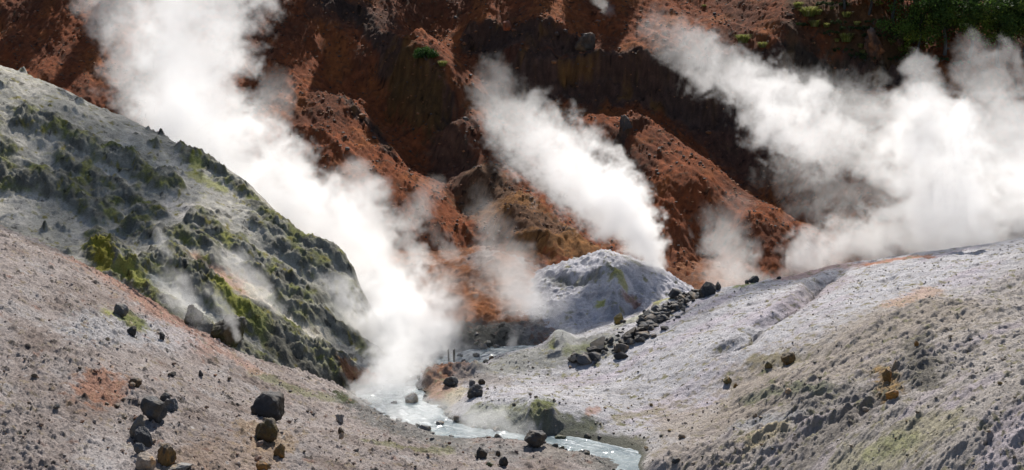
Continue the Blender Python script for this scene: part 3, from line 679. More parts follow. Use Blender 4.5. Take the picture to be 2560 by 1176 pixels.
put_rock(1245, 1142, 16, 12, BROWN, 'A', 'small brown stone between the two black rocks on the near bank', 27, cat='rock', name='rock')
put_rock(1223, 1168, 22, 10, DKMOSS, 'A', 'low mossy stone beside the black jagged rock', 28, cat='rock', name='rock')
put_rock(1178, 998, 44, 34, BASALT, 'C', 'dark split boulder leaning on the sandy spit', 29, tilt=(0, 24), cuts=8)
put_rock(1126, 968, 48, 20, BASALT, 'C', 'flat dark rock on the reddish head of the spit', 30, cat='rock', name='rock')
put_rock(1180, 965, 20, 14, GREYB, 'C', 'small dark rock behind the split boulder on the spit', 31, cat='rock', name='rock')
put_rock(1205, 962, 22, 12, BROWN, 'C', 'low brown rock right of the split boulder on the spit', 32, cat='rock', name='rock')
put_rock(1770, 741, 54, 32, BASALT, 'C', 'big dark boulder on the crest at the end of the rubble', 33, cuts=8)
put_rock(1797, 727, 20, 18, BASALT, 'C', 'small dark boulder on the crest against the big one', 34)
put_rock(1885, 703, 34, 16, BASALT, 'C', 'dark rock on the mossy hump along the crest', 35, cat='rock', name='rock')
put_rock(1868, 708, 14, 10, BASALT, 'C', 'smaller dark stone left of the rock on the mossy hump', 36, cat='rock', name='rock')
put_rock(1948, 698, 14, 6, BASALT, 'C', 'tiny dark stone on the crest right of the mossy hump', 37, cat='rock', name='rock')
put_rock(1972, 915, 46, 26, OCHR, 'C', 'ochre rock in the middle of the pale slope', 38, cat='rock', name='rock', lichen=(0.06, 0.05, 0.03))
put_rock(1922, 922, 24, 14, (0.09, 0.08, 0.04), 'C', 'olive stone left of the ochre rock on the pale slope', 39, cat='rock', name='rock')
put_rock(1820, 966, 34, 16, (0.12, 0.10, 0.05), 'C', 'low olive rock at the lower end of the smooth pale slope', 40, cat='rock', name='rock')
put_rock(1840, 970, 16, 10, OCHR, 'C', 'small ochre stone beside the low olive rock', 41, cat='rock', name='rock')
put_rock(1972, 987, 20, 12, TAN, 'C', 'small tan rock on the beige slope below the ochre rock', 42, cat='rock', name='rock')
put_rock(2218, 955, 30, 26, OCHR, 'C', 'dark ochre rock sticking out of the rough bank at right', 43, cat='rock', name='rock')
put_rock(2232, 1000, 40, 20, (0.20, 0.11, 0.03), 'C', 'orange-brown rock below the dark ochre one on the bank', 44, cat='rock', name='rock')
put_rock(2292, 868, 14, 14, OCHR, 'C', 'small ochre knob high on the slope at right', 45, cat='rock', name='rock')
put_rock(1690, 1160, 26, 12, BASALT, 'C', 'dark flat stone on the bank right of the pool', 46, cat='rock', name='rock')
put_rock(1268, 82, 26, 20, (0.15, 0.05, 0.025), 'G', 'dark red boulder on the sunlit upper red slope', 47)
put_rock(1566, 336, 36, 32, (0.05, 0.045, 0.045), 'G', 'dark rock knob sticking out of the red spur', 48, cat='rock', name='rock', rough=0.2)
put_rock(1465, 128, 60, 40, (0.06, 0.045, 0.035), 'G', 'dark blocky outcrop at the end of the upper cliff ledge', 49, cat='rock', name='rock', rough=0.2)
put_rock(2192, 150, 60, 66, (0.11, 0.055, 0.03), 'G', 'brown rock pinnacle above the dark cliff on the right', 50, cat='rock pinnacle', name='rock_pinnacle', deep=0.7, rough=0.5, lichen=(0.035, 0.022, 0.016), tilt=(0, -6))
put_rock(2246, 128, 34, 40, (0.06, 0.035, 0.025), 'G', 'small pointed dark rock right of the brown pinnacle', 51, cat='rock pinnacle', name='rock_pinnacle', deep=0.6, rough=0.5)
put_rock(536, 862, 96, 78, (0.055, 0.05, 0.038), 'B', 'large tilted dark brown crag block above the gravel edge', 52, cat='rock outcrop', name='rock_outcrop', tilt=(0, 34), rough=0.28, cuts=10, lichen=(0.06, 0.06, 0.015), sub=ICO5)
put_rock(470, 820, 52, 46, (0.05, 0.05, 0.045), 'B', 'dark crag block left of the large tilted one', 53, cat='rock outcrop', name='rock_outcrop', tilt=(0, 20), rough=0.3, lichen=(0.07, 0.075, 0.02))
put_rock(1548, 812, 30, 24, (0.13, 0.11, 0.04), 'C', 'yellowish leaning rock left of the heap of rubble', 58, cat='rock', name='rock')
put_rock(1440, 820, 66, 26, (0.10, 0.10, 0.085), 'C', 'long grey mossy rock on the far bank crest', 59, cat='rock', name='rock', lichen=(0.05, 0.055, 0.03), tilt=(0, -16))
# stones standing in the stream
def stream_stone(u, v, wpx, hpx, rgb, label, seed):
    d = ray(u, v); Y = -EYE / d[2] * d[1]
    x, y, _ = P(u, v, Y); m = y / FOC
    w, h = wpx * m, hpx * m
    vv, f, c = rock_mesh('stream_stone', w, w * 0.9, h * 1.5, rgb, seed, 8)
    o = mesh_obj('stream_stone', vv, f, M_ROCK, col=c)
    o.location = (x, y + 0.3 * w, -0.5 * h + 0.035 * max(0, y - 84)); o.rotation_euler = (0, 0, random.uniform(0, 6))
    return tag(o, label, 'stone', 'stones standing in the stream')
for i, a in enumerate([(1028, 1008, 34, 24, GREY, 'rounded grey stone in the wide steaming bend of the stream'), (1166, 928, 32, 20, GREYB, 'dark rounded stone in the stream right of the two posts'), (1063, 960, 16, 8, GREYB, 'small dark stone in the rapids left of the spit'), (1052, 978, 14, 8, GREYB, 'small stone in the rapids below the other small dark stone'),
                       (1062, 1078, 34, 14, GREY, 'low grey stone in the stream at the near bank'), (1388, 1080, 20, 9, (0.07, 0.08, 0.06), 'greenish stone in the pool just right of the pool boulder'), (1402, 1098, 30, 9, (0.05, 0.06, 0.035), 'flat mossy stone in the pool in front of the greenish stone'), (1428, 1075, 26, 10, DKMOSS, 'dark mossy stone at the upper edge of the lower pool'),
                       (1150, 905, 20, 9, GREYB, 'small dark stone in the stream just behind the spit'), (985, 1010, 18, 7, GREY, 'flat grey stone left of the rounded stone in the bend'), (1100, 1062, 24, 8, GREY, 'flat wet stone where the stream turns under the spit'), (1190, 905, 22, 10, GREYB, 'dark stone near the head of the stream')]):
    stream_stone(*a, 200 + i)

# ---- repeated stones: a few shapes, copied
def protos(name, rgbs, seed, n=6, sub=ICO3, cuts=9, rough=0.14, lump=0.3, flatf=False, ddr=(0.5, 0.9)):
    out = []
    for k in range(n):
        v, f, c = rock_mesh(name, 1, 0.85, 0.72, rgbs[k % len(rgbs)], seed + k, cuts, rough, sub, None, lump, ddr)
        o = mesh_obj(name, v, f, M_ROCK, smooth=not flatf, col=c)
        out.append(o)
    return out
def scatter(pr, spots, label, cat, group, sink=0.2):
    used = set()
    for i, (x, y, z, w) in enumerate(spots):
        k = random.randrange(len(pr))
        if k in used:
            o = pr[k].copy(); C.objects.link(o)
        else:
            o = pr[k]; used.add(k)
        o.scale = (w * random.uniform(0.8, 1.2), w * random.uniform(0.8, 1.2), w * random.uniform(0.7, 1.1))
        o.location = (x, y, z - sink * w * 0.7)
        o.rotation_euler = (random.uniform(-.3, .3), random.uniform(-.3, .3), random.uniform(0, 6.28))
        tag(o, label, cat, group)
    for k, o in enumerate(pr):
        if k not in used: bpy.data.objects.remove(o)
# the heap of dark rubble on the right slope
pr = protos('rubble_rock', [BASALT, BLACK, GREYB, BASALT, (0.045, 0.043, 0.042), (0.085, 0.075, 0.065), BLACK, GREYB], 300, 8, ICO4, 9, 0.05, 0.12, True, (0.30, 0.62))
spots = []
heap = line_on([(1440, 905), (1540, 868), (1610, 826), (1650, 800), (1690, 770), (1730, 747), (1765, 738)], hC, 70, 108)
wid = [0.5, 1.1, 1.6, 1.6, 1.3, 0.8, 0.35]
for i in range(210):
    t = random.random() ** 0.9 * 5.6; k = int(t); f = t - k
    a, b = heap[k], heap[k + 1]
    wv = wid[k] + (wid[k + 1] - wid[k]) * f
    x = a[0] + (b[0] - a[0]) * f + random.gauss(0, 0.30 * wv); y = a[1] + (b[1] - a[1]) * f + random.gauss(0, 0.8 * wv)
    z = float(hC(np.array([x]), np.array([y]))[0])
    w = random.choice([0.25, 0.3, 0.35, 0.45, 0.55, 0.75, 0.95]) * random.uniform(0.8, 1.2)
    spots.append((x, y, z + (random.uniform(0, 0.35) if w < 0.6 else 0), w * 1.1))
scatter(pr, spots, 'dark angular rock in the heap of rubble across the pale slope', 'rock', 'rocks of the dark rubble heap')
# dark stones at the valley head and beside the stream
pr = protos('bank_rock', [GREYB, (0.06, 0.06, 0.05), GREY, (0.05, 0.055, 0.035)], 330, 4)
spots = []
for i in range(46):
    u, v = random.choice([(1010, 915, 50, 14), (1050, 905, 40, 16), (1210, 865, 50, 16), (1090, 925, 30, 8), (1230, 880, 40, 8)])[:2]
    u += random.gauss(0, 26); v += random.gauss(0, 10)
    x, y, z = on(u, v, 'F')
    spots.append((x, y, z, random.uniform(0.2, 0.75)))
scatter(pr, spots, 'wet dark rock on the low bank around the stream head', 'rock', 'rocks on the low bank by the stream head')
# stones along the water's edge
pr = protos('edge_stone', [GREYB, (0.07, 0.07, 0.06), (0.11, 0.10, 0.09), (0.05, 0.055, 0.035), (0.15, 0.12, 0.09)], 335, 5)
spots = []
for i in range(150):
    y = random.uniform(66, 95); side = random.choice((-1, 1))
    cx0 = float(np.interp(y, mx[:, 1], mx[:, 0])); xs = cx0 + side * np.linspace(0, 7, 140)
    zs = np.maximum.reduce([h_(xs, np.full(140, y)) for h_ in (hA, hC, hF, hB)])
    k = np.where(zs > 0.02 + 0.035 * max(0, y - 84))[0]
    if len(k) == 0: continue
    j = min(k[0] + random.choice((-3, -1, 0, 1, 3)), 139)
    spots.append((float(xs[j]), y, float(max(zs[j], -0.05)), random.choice([0.12, 0.16, 0.2, 0.28, 0.4]) * random.uniform(0.8, 1.2)))
scatter(pr, spots, "dark wet stone along the water's edge", 'stone', "stones along the water's edge")
# loose stones on the gravel
pr = protos('loose_stone', [(0.10, 0.09, 0.085), (0.16, 0.12, 0.10), (0.06, 0.06, 0.06), (0.22, 0.18, 0.16), (0.17, 0.10, 0.07), (0.09, 0.07, 0.05)], 340)
spots = []
for i in range(150):
    u = random.uniform(-40, 1300) if i < 110 else random.uniform(236, 800); v = random.uniform(900, 1176)
    if v < 880 + (u - 450) * 0.25: v = random.uniform(1080, 1176)
    x, y, z = on(u, v, 'A')
    if z < 0.15: continue
    spots.append((x, y, z, random.choice([0.10, 0.12, 0.14, 0.16, 0.2, 0.26]) * random.uniform(0.8, 1.2)))
scatter(pr, spots, 'small loose stone lying on the near left gravel slope', 'stone', 'loose stones on the near gravel slope')
pr = protos('bank_stone', [(0.16, 0.13, 0.10), (0.09, 0.08, 0.065), (0.22, 0.19, 0.16), (0.15, 0.11, 0.05), (0.07, 0.07, 0.05)], 360)
spots = []
for i in range(130):
    q = random.random()
    if q < 0.45: u, v = random.uniform(1500, 2000), random.uniform(1010, 1176)
    elif q < 0.75: u, v = random.uniform(1900, 2540), random.uniform(840, 1176)
    else: u, v = random.uniform(1180, 1480), random.uniform(900, 1040)
    x, y, z = on(u, v, 'C')
    if z < 0.15: continue
    spots.append((x, y, z, random.choice([0.10, 0.12, 0.14, 0.18, 0.24]) * random.uniform(0.8, 1.2)))
scatter(pr, spots, 'small loose stone lying on the pale right bank', 'stone', 'loose stones on the right bank')
pr = protos('red_stone', [(0.13, 0.055, 0.03), (0.07, 0.045, 0.035), (0.20, 0.085, 0.035), (0.05, 0.042, 0.04)], 380)
spots = []
for i in range(170):
    q = random.random()
    if q < 0.3: u, v = random.uniform(1000, 1700), random.uniform(40, 200)
    elif q < 0.55: u, v = random.uniform(1450, 1950), random.uniform(330, 620)
    elif q < 0.85: u, v = random.uniform(680, 1300), random.uniform(250, 600)
    else: u, v = random.uniform(1750, 2540), random.uniform(20, 190)
    if 1780 < u < 1930 and 420 < v < 640: continue
    x, y, z = on(u, v, 'G')
    spots.append((x, y, z, random.choice([0.2, 0.25, 0.3, 0.35, 0.45, 0.6]) * random.uniform(0.8, 1.2)))
scatter(pr, spots, 'loose stone fallen on the red hillside', 'stone', 'loose stones on the red hillside', 0.4)
# gravel: too many to count
def gravel(name, which, n, region, rgbs, smin, smax, seed):
    rr = np.random.RandomState(seed)
    s0, s1, y0, y1 = region
    S = rr.uniform(s0, s1, n); Y = np.sqrt(rr.uniform(y0 * y0, y1 * y1, n)); X = S * Y
    Z = SURF[which][0](X, Y)
    cl = fbm(X, Y, 2.0, 3, seed % 90)
    ok = (Z > 0.06) & (cl + rr.uniform(-0.4, 0.4, n) > 0.0)
    X, Y, Z = X[ok], Y[ok], Z[ok]; n = len(X)
    base = np.array([(1,0,0),(-1,0,0),(0,1,0),(0,-1,0),(0,0,1),(0,0,-1),(.6,.6,.55),(-.65,.5,.5),(.5,-.6,.6),(-.55,-.6,.5)], float)
    bm = bmesh.new()
    for p in base: bm.verts.new(p)
    r = bmesh.ops.convex_hull(bm, input=bm.verts); bm.verts.index_update()
    f0 = np.array([[q.index for q in t.verts] for t in bm.faces]); bm.free()
    w = smin + (smax - smin) * rr.rand(n) ** 2.5
    ang = rr.rand(n) * 6.28; ca, sa = np.cos(ang), np.sin(ang)
    sc = np.stack([w * rr.uniform(.6, 1.2, n), w * rr.uniform(.6, 1.2, n), w * rr.uniform(.4, .9, n)], 1) * 0.5
    V = base[None] * sc[:, None] * (1 + 0.25 * rr.uniform(-1, 1, (n, len(base), 1)))
    Vx = V[..., 0] * ca[:, None] - V[..., 1] * sa[:, None] + X[:, None]
    Vy = V[..., 0] * sa[:, None] + V[..., 1] * ca[:, None] + Y[:, None]
    Vz = V[..., 2] + Z[:, None] + 0.12 * w[:, None]
    Fc = (f0[None] + (np.arange(n) * len(base))[:, None, None]).reshape(-1, 3)
    cc = np.array(rgbs)[rr.randint(len(rgbs), size=n)] * rr.uniform(.6, 1.25, (n, 1))
    o = mesh_obj(name, np.stack([Vx, Vy, Vz], -1).reshape(-1, 3), Fc, M_ROCK, smooth=False, col=np.repeat(cc, len(base), 0))
    o['kind'] = 'stuff'; o['label'] = {'A': 'fine gravel and grit strewn over the near left slope', 'C': 'fine gravel and crumbs strewn over the pale right slope', 'G': 'reddish stone crumbs strewn over the red hillside'}[which]; o['category'] = 'gravel'
gravel('gravel', 'A', 17000, (-0.46, 0.12, 42, 84), [(0.20, 0.16, 0.14), (0.11, 0.095, 0.09), (0.30, 0.25, 0.22), (0.17, 0.10, 0.07), (0.33, 0.29, 0.27)], 0.05, 0.15, 71)
gravel('gravel', 'C', 15000, (-0.05, 0.46, 42, 98), [(0.24, 0.215, 0.20), (0.15, 0.13, 0.115), (0.33, 0.31, 0.305), (0.12, 0.10, 0.075)], 0.05, 0.15, 72)
gravel('gravel', 'G', 30000, (-0.45, 0.45, 116, 165), [(0.19, 0.075, 0.03), (0.10, 0.05, 0.03), (0.26, 0.11, 0.045), (0.07, 0.05, 0.04)], 0.10, 0.40, 73)

# ================================================================== POSTS AND DRIFTWOOD
def wood_mat():
    m, nt, b = new_mat('weathered_wood')
    N, L = nt.nodes.new, nt.links.new
    tc = N('ShaderNodeTexCoord'); mp = N('ShaderNodeMapping'); mp.inputs['Scale'].default_value = (14, 14, 1.5)
    n = N('ShaderNodeTexNoise'); n.inputs['Scale'].default_value = 2.0; n.inputs['Detail'].default_value = 6
    r = N('ShaderNodeValToRGB'); r.color_ramp.elements[0].color = (0.05, 0.04, 0.03, 1); r.color_ramp.elements[1].color = (0.20, 0.17, 0.14, 1)
    r.color_ramp.elements[0].position = 0.35; r.color_ramp.elements[1].position = 0.7
    L(tc.outputs['Object'], mp.inputs[0]); L(mp.outputs[0], n.inputs['Vector']); L(n.outputs[0], r.inputs[0]); L(r.outputs[0], b.inputs['Base Color'])
    b.inputs['Roughness'].default_value = 0.9
    return m
M_WOOD = wood_mat()
def post(u, vbase, hpx, wpx, label, lean):
    x, y, z = on(u, vbase, 'F'); z = max(z, 0.0)
    m = y / FOC; h, r = hpx * m, wpx * m / 2
    vs, fs = [], []
    for k, t in enumerate((-0.25, 0.1, 0.35, 0.6, 0.85, 1.0)):
        rr_ = r * (1.0 + 0.08 * math.sin(k * 2.3))
        for q in range(10):
            a = q / 10 * 6.283; rad = rr_ * (1 + 0.08 * math.sin(a * 3 + k))
            vs.append((math.cos(a) * rad, math.sin(a) * rad, t * h + (0.03 * math.cos(a) if t == 1 else 0)))
    for k in range(5):
        for q in range(10):
            fs.append((k * 10 + q, k * 10 + (q + 1) % 10, k * 10 + 10 + (q + 1) % 10, k * 10 + 10 + q))
    me = bpy.data.meshes.new('wooden_post'); me.from_pydata(vs, [], fs + [tuple(range(50, 60))]); me.materials.append(M_WOOD)
    o = bpy.data.objects.new('wooden_post', me); C.objects.link(o)
    o.location = (x, y, z); o.rotation_euler = (0, math.radians(lean), 0)
    tag(o, label, 'post', 'weathered posts by the stream')
post(1122, 913, 40, 4.5, 'thinner weathered post by the stream head, behind its twin', -1.5)
post(1135, 917, 43, 6.0, 'thicker weathered wooden post by the stream head', 1.0)
def driftwood():
    a = on(1478, 1143, 'A'); b = on(1516, 1168, 'A')
    vs, fs = [], []
    for k in range(7):
        t = k / 6
        c = [a[i] + (b[i] - a[i]) * t for i in range(3)]; c[2] = max(c[2], 0) + 0.06; c[1] += 0.12 * math.sin(t * 4)
        r = 0.055 * (1 - 0.6 * t)
        for q in range(8):
            an = q / 8 * 6.283; vs.append((c[0], c[1] + math.cos(an) * r, c[2] + math.sin(an) * r))
    for k in range(6):
        for q in range(8): fs.append((k * 8 + q, k * 8 + (q + 1) % 8, k * 8 + 8 + (q + 1) % 8, k * 8 + 8 + q))
    me = bpy.data.meshes.new('driftwood'); me.from_pydata(vs, [], fs)
    m, nt, bb = new_mat('bleached_wood'); bb.inputs['Base Color'].default_value = (0.5, 0.47, 0.42, 1); bb.inputs['Roughness'].default_value = 0.85
    me.materials.append(m); o = bpy.data.objects.new('driftwood', me); C.objects.link(o)
    tag(o, 'bleached branch lying at the edge of the lower pool', 'branch')
driftwood()

# ================================================================== PLANTS
def leaf_mat(name, c0, c1, trans=0.25):
    m, nt, b = new_mat(name)
    N, L = nt.nodes.new, nt.links.new
    at = N('ShaderNodeAttribute'); at.attribute_name = 'Col'
    L(at.outputs['Color'], b.inputs['Base Color']); b.inputs['Roughness'].default_value = 0.7
    b.inputs['Specular IOR Level'].default_value = 0.2
    tr = N('ShaderNodeBsdfTranslucent'); L(at.outputs['Color'], tr.inputs['Color'])
    mx_ = N('ShaderNodeMixShader'); mx_.inputs[0].default_value = trans
    L(b.outputs[0], mx_.inputs[1]); L(tr.outputs[0], mx_.inputs[2]); L(mx_.outputs[0], nt.nodes['Material Output'].inputs['Surface'])
    return m
M_LEAF = leaf_mat('leaves', None, None, 0.35)
M_BLADE = leaf_mat('grass_blades', None, None, 0.45)
M_BARK = terrain_mat('bark', grain=(20, 40, 90), bump=0.8)
def tube(pts, rad, seg=7):
    vs, fs = [], []
    for k, (p, r) in enumerate(zip(pts, rad)):
        for q in range(seg):
            a = q / seg * 6.283; vs.append((p[0] + math.cos(a) * r, p[1] + math.sin(a) * r, p[2]))
    for k in range(len(pts) - 1):
        for q in range(seg): fs.append((k * seg + q, k * seg + (q + 1) % seg, (k + 1) * seg + (q + 1) % seg, (k + 1) * seg + q))
    return vs, fs
def leaves(centres, radii, per, size, cols, rr):
    V, F, K = [], [], []
    for c, r in zip(centres, radii):
        n = per
        d = rr.normal(size=(n, 3)); d /= np.linalg.norm(d, axis=1)[:, None]
        p = c + d * (r * rr.uniform(0.45, 1.05, (n, 1))) * np.array([1, 1, 0.75])
        a = rr.normal(size=(n, 3)); a /= np.linalg.norm(a, axis=1)[:, None]
        b = np.cross(a, rr.normal(size=(n, 3))); b /= np.linalg.norm(b, axis=1)[:, None]
        s = size * rr.uniform(0.6, 1.3, (n, 1))
        q = np.stack([p - a * s, p + b * s * 0.45, p + a * s, p - b * s * 0.45], 1)
        V.append(q.reshape(-1, 3)); cc = cols[rr.randint(len(cols))] * rr.uniform(0.7, 1.3, (n, 1))
        K.append(np.repeat(cc, 4, 0))
    V = np.concatenate(V); K = np.concatenate(K)
    return V, np.arange(len(V)).reshape(-1, 4), K
def make_tree(seed, h, rc, kind, label, group):
    rr = np.random.RandomState(seed)
    root = thing('leafy_tree' if kind == 'leaf' else 'conifer_tree', label, 'tree', (0, 0, 0), group)
    pts = [(0.15 * math.sin(k * 1.3 + seed), 0.15 * math.cos(k * 1.7), h * k / 7.0 * 0.9 - 0.4) for k in range(8)]
    vs, fs = tube(pts, [0.024 * h * (1 - 0.85 * k / 7) + 0.03 for k in range(8)])
    for k in range(9):
        t = 0.35 + 0.06 * k; a = k * 2.4; b0 = (0, 0, h * t * 0.9)
        tip = (math.cos(a) * rc * 0.7, math.sin(a) * rc * 0.7, h * (t * 0.9 + 0.12))
        v2, f2 = tube([b0, tuple((b0[i] + tip[i]) / 2 for i in range(3)), tip], [0.010 * h, 0.007 * h, 0.003 * h], 5)
        o = len(vs); vs += v2; fs += [tuple(q + o for q in f) for f in f2]
    tk = mesh_obj('trunk', vs, fs, M_BARK, root, col=np.ones((len(vs), 3)) * 0.06)
    if kind == 'leaf':
        n = 46
        cs = np.stack([rr.normal(0, 0.5, n) * rc, rr.normal(0, 0.5, n) * rc, h * (0.66 + 0.17 * rr.normal(size=n))], 1)
        rs = rr.uniform(0.22, 0.42, n) * rc
        V, F, K = leaves(cs, rs, 150, 0.16, np.array([(0.045, 0.085, 0.018), (0.075, 0.13, 0.022), (0.03, 0.06, 0.014), (0.11, 0.16, 0.025)]), rr)
    else:
        cs, rs = [], []
        for k in range(60):
            t = (k / 60.0); a = k * 2.4; rad = rc * (1 - t) * rr.uniform(0.5, 1.0)
            cs.append((math.cos(a) * rad, math.sin(a) * rad, h * (0.15 + 0.83 * t))); rs.append(0.18 * rc + 0.3 * rc * (1 - t))
        V, F, K = leaves(np.array(cs), rs, 110, 0.2, np.array([(0.025, 0.05, 0.02), (0.035, 0.07, 0.022)]), rr)
    mesh_obj('crown', V, F, M_LEAF, root, smooth=False, col=K)
    return root
def dup(root, loc, rz, sc, label=None):
    r = root.copy(); C.objects.link(r); r.location = loc; r.rotation_euler = (0, 0, rz); r.scale = (sc, sc, sc)
    if label: r['label'] = label
    for ch in list(root.children):
        c = ch.copy(); C.objects.link(c); c.parent = r
    return r
leafA = make_tree(1, 9.0, 3.2, 'leaf', 'dark broadleaf tree of the shaded wood in the top right corner', 'trees of the shaded wood')
leafB = make_tree(2, 8.0, 3.6, 'leaf', 'dark broadleaf tree of the shaded wood in the top right corner', 'trees of the shaded wood')
con = make_tree(3, 11.0, 2.6, 'con', 'pointed conifer on the hilltop above the red slope', 'conifers on the hilltop')
def place(o, x, y, rz, sc):
    z = float(hG(np.array([x]), np.array([y]))[0])
    o.location = (x, y, z - 0.2); o.rotation_euler = (0, 0, rz); o.scale = (sc, sc, sc)
wood = []
for u, v, sc in [(u_ - 10, v_ + 58, s_ * 0.98) for u_, v_, s_ in [(2130,8,.75),(2195,40,.85),(2255,62,.95),(2320,110,.9),(2385,120,.95),(2450,130,.95),(2520,150,.95),(2590,150,1.0),(2240,-40,1.0),(2310,-20,1.0),(2380,0,1.0),(2460,20,1.0),(2540,30,1.0),(2620,40,1.0)]]:
    wood.append(on(u, v, 'G') + (sc,))
for i, (x, y, z, sc) in enumerate(wood):
    src = (leafA, leafB)[i % 2]
    o = src if i < 2 else dup(src, (0, 0, 0), 0, 1)
    place(o, x, y + 2.0, i * 1.7, sc)
hilltop = [(-52,170,1.3),(-44,172,1.0),(-36,168,1.25),(-29,171,1.1),(-23,167,1.2),(-17,170,.95),(-9,172,1.2),(-2,174,.9),(3.5,171,1.25),(10,173,1.0),(14,174,.9)]
for i, (x, y, sc) in enumerate(hilltop):
    o = con if i == 0 else dup(con, (0, 0, 0), 0, 1)
    place(o, x, y - 7, i * 2.1, sc)
# grass clumps
def make_grass(seed, label, cols, n=420, lean=0.6):
    rr = np.random.RandomState(seed)
    V, F, K = [], [], []
    for k in range(n):
        a = rr.rand() * 6.283; r0 = 0.35 * math.sqrt(rr.rand()); ln = rr.uniform(0.55, 1.0); lo = rr.uniform(0.1, lean)
        bx, by = math.cos(a) * r0, math.sin(a) * r0
        ox, oy = math.cos(a + rr.normal() * 0.5), math.sin(a + rr.normal() * 0.5)
        w = 0.022; px, py = -oy * w, ox * w
        pts = [(0, 0), (0.25 * lo, 0.45 * ln), (0.6 * lo, 0.75 * ln), (1.0 * lo, 0.8 * ln)]
        b = len(V)
        for j, (d, z) in enumerate(pts):
            s = (1, 0.9, 0.6, 0.15)[j]
            V += [(bx + ox * d - px * s, by + oy * d - py * s, z), (bx + ox * d + px * s, by + oy * d + py * s, z)]
        F += [(b, b + 1, b + 3, b + 2), (b + 2, b + 3, b + 5, b + 4), (b + 4, b + 5, b + 7, b + 6)]
        c = cols[rr.randint(len(cols))] * rr.uniform(0.75, 1.25)
        K += [c * (0.8 if j < 2 else 1.0) for j in range(8)]
    return np.array(V), np.array(F), np.array(K)
YG = np.array([(0.20, 0.22, 0.05), (0.26, 0.26, 0.08), (0.14, 0.17, 0.035), (0.30, 0.28, 0.13)])
gm = [make_grass(k, '', YG) for k in range(3)]
gmesh = [mesh_obj('grass_clump', *g[:2], M_BLADE, smooth=False, col=g[2]) for g in gm]
for i, (u, v, w) in enumerate([(1996,22,44),(2022,42,52),(2044,40,36),(2036,68,50),(2066,70,24),(2116,46,36),(2142,64,32),(1858,110,46),(1906,124,36),(2092,106,28),(2116,108,46),(2152,122,26),(2226,118,32),(2252,130,22),(2156,144,24),(2080,26,22),(1106,172,30),(1760,20,16)]):
    x, y, z = on(u, v, 'G'); s = w * y / FOC * (0.5, 0.72, 0.6)[i % 3]
    o = gmesh[i] if i < 3 else gmesh[i % 3].copy()
    if i >= 3: C.objects.link(o)
    o.location = (x, y, z - 0.05); o.scale = (s, s, s * 0.85); o.rotation_euler = (0, 0, i * 1.3)
    tag(o, 'yellow-green grass clump beside the dark pine bush on the red hill' if u == 1106 else 'yellow-green grass clump on the red bench above the right cliffs', 'grass clump', None if u == 1106 else 'grass clumps on the red bench')
def bush(name, u, v, wpx, hpx, label, cols, seed, cat='bush', n=26, per=90, size=0.09, group=None):
    x, y, z = on(u, v, 'G'); m = y / FOC; w, h = wpx * m, hpx * m
    rr = np.random.RandomState(seed)
    root = thing(name, label, cat, (x, y, z), group)
    cs = np.stack([rr.uniform(-0.5, 0.5, n) * w * 0.8, rr.uniform(-0.5, 0.5, n) * w * 0.5, h * (0.25 + 0.5 * rr.rand(n))], 1)
    cs[:, 2] *= 1 - 0.9 * (np.abs(cs[:, 0]) / (w * 0.55)) ** 2 * 0.6
    V, F, K = leaves(cs, rr.uniform(0.16, 0.3, n) * h * 1.2, per, size, np.array(cols), rr)
    mesh_obj('foliage', V, F, M_LEAF, root, smooth=False, col=K)
    vs, fs = [], []
    for k in range(5):
        a = k * 1.4; v2, f2 = tube([(0, 0, -0.15), (math.cos(a) * w * .15, math.sin(a) * w * .1, h * .3), (math.cos(a) * w * .3, math.sin(a) * w * .2, h * .6)], [.05, .035, .012], 5)
        o = len(vs); vs += v2; fs += [tuple(q + o for q in f) for f in f2]
    mesh_obj('stem', vs, fs, M_BARK, root, col=np.ones((len(vs), 3)) * 0.07)
    return root
bush('pine_bush', 1066, 158, 64, 36, 'dark green dwarf pine bush alone on the red hill', [(0.03, 0.07, 0.015), (0.045, 0.10, 0.02)], 21, n=34)
bush('shrub', 2286, 112, 62, 30, 'airy yellow-green shrub below the wood at the right', [(0.22, 0.24, 0.04), (0.28, 0.28, 0.05)], 22, 'shrub', n=18, per=50)
low = [(2000,60),(2060,10),(2095,12),(2105,60),(2075,85),(2125,72),(2160,75),(2185,60),(2180,85),(2140,140),(2165,150),(2270,140),(2310,150),(2300,135),(2240,150),(2110,130),(2350,150),(2400,160)]
for i, (u, v) in enumerate(low):
    bush('low_shrub', u, v + 8, 46 + (i * 7) % 22, 13, 'low dark green shrub creeping over the red bench at right', [(0.03, 0.05, 0.018), (0.045, 0.065, 0.02), (0.06, 0.08, 0.03)], 40 + i, 'shrub', n=14, per=60, group='low shrubs on the red bench')
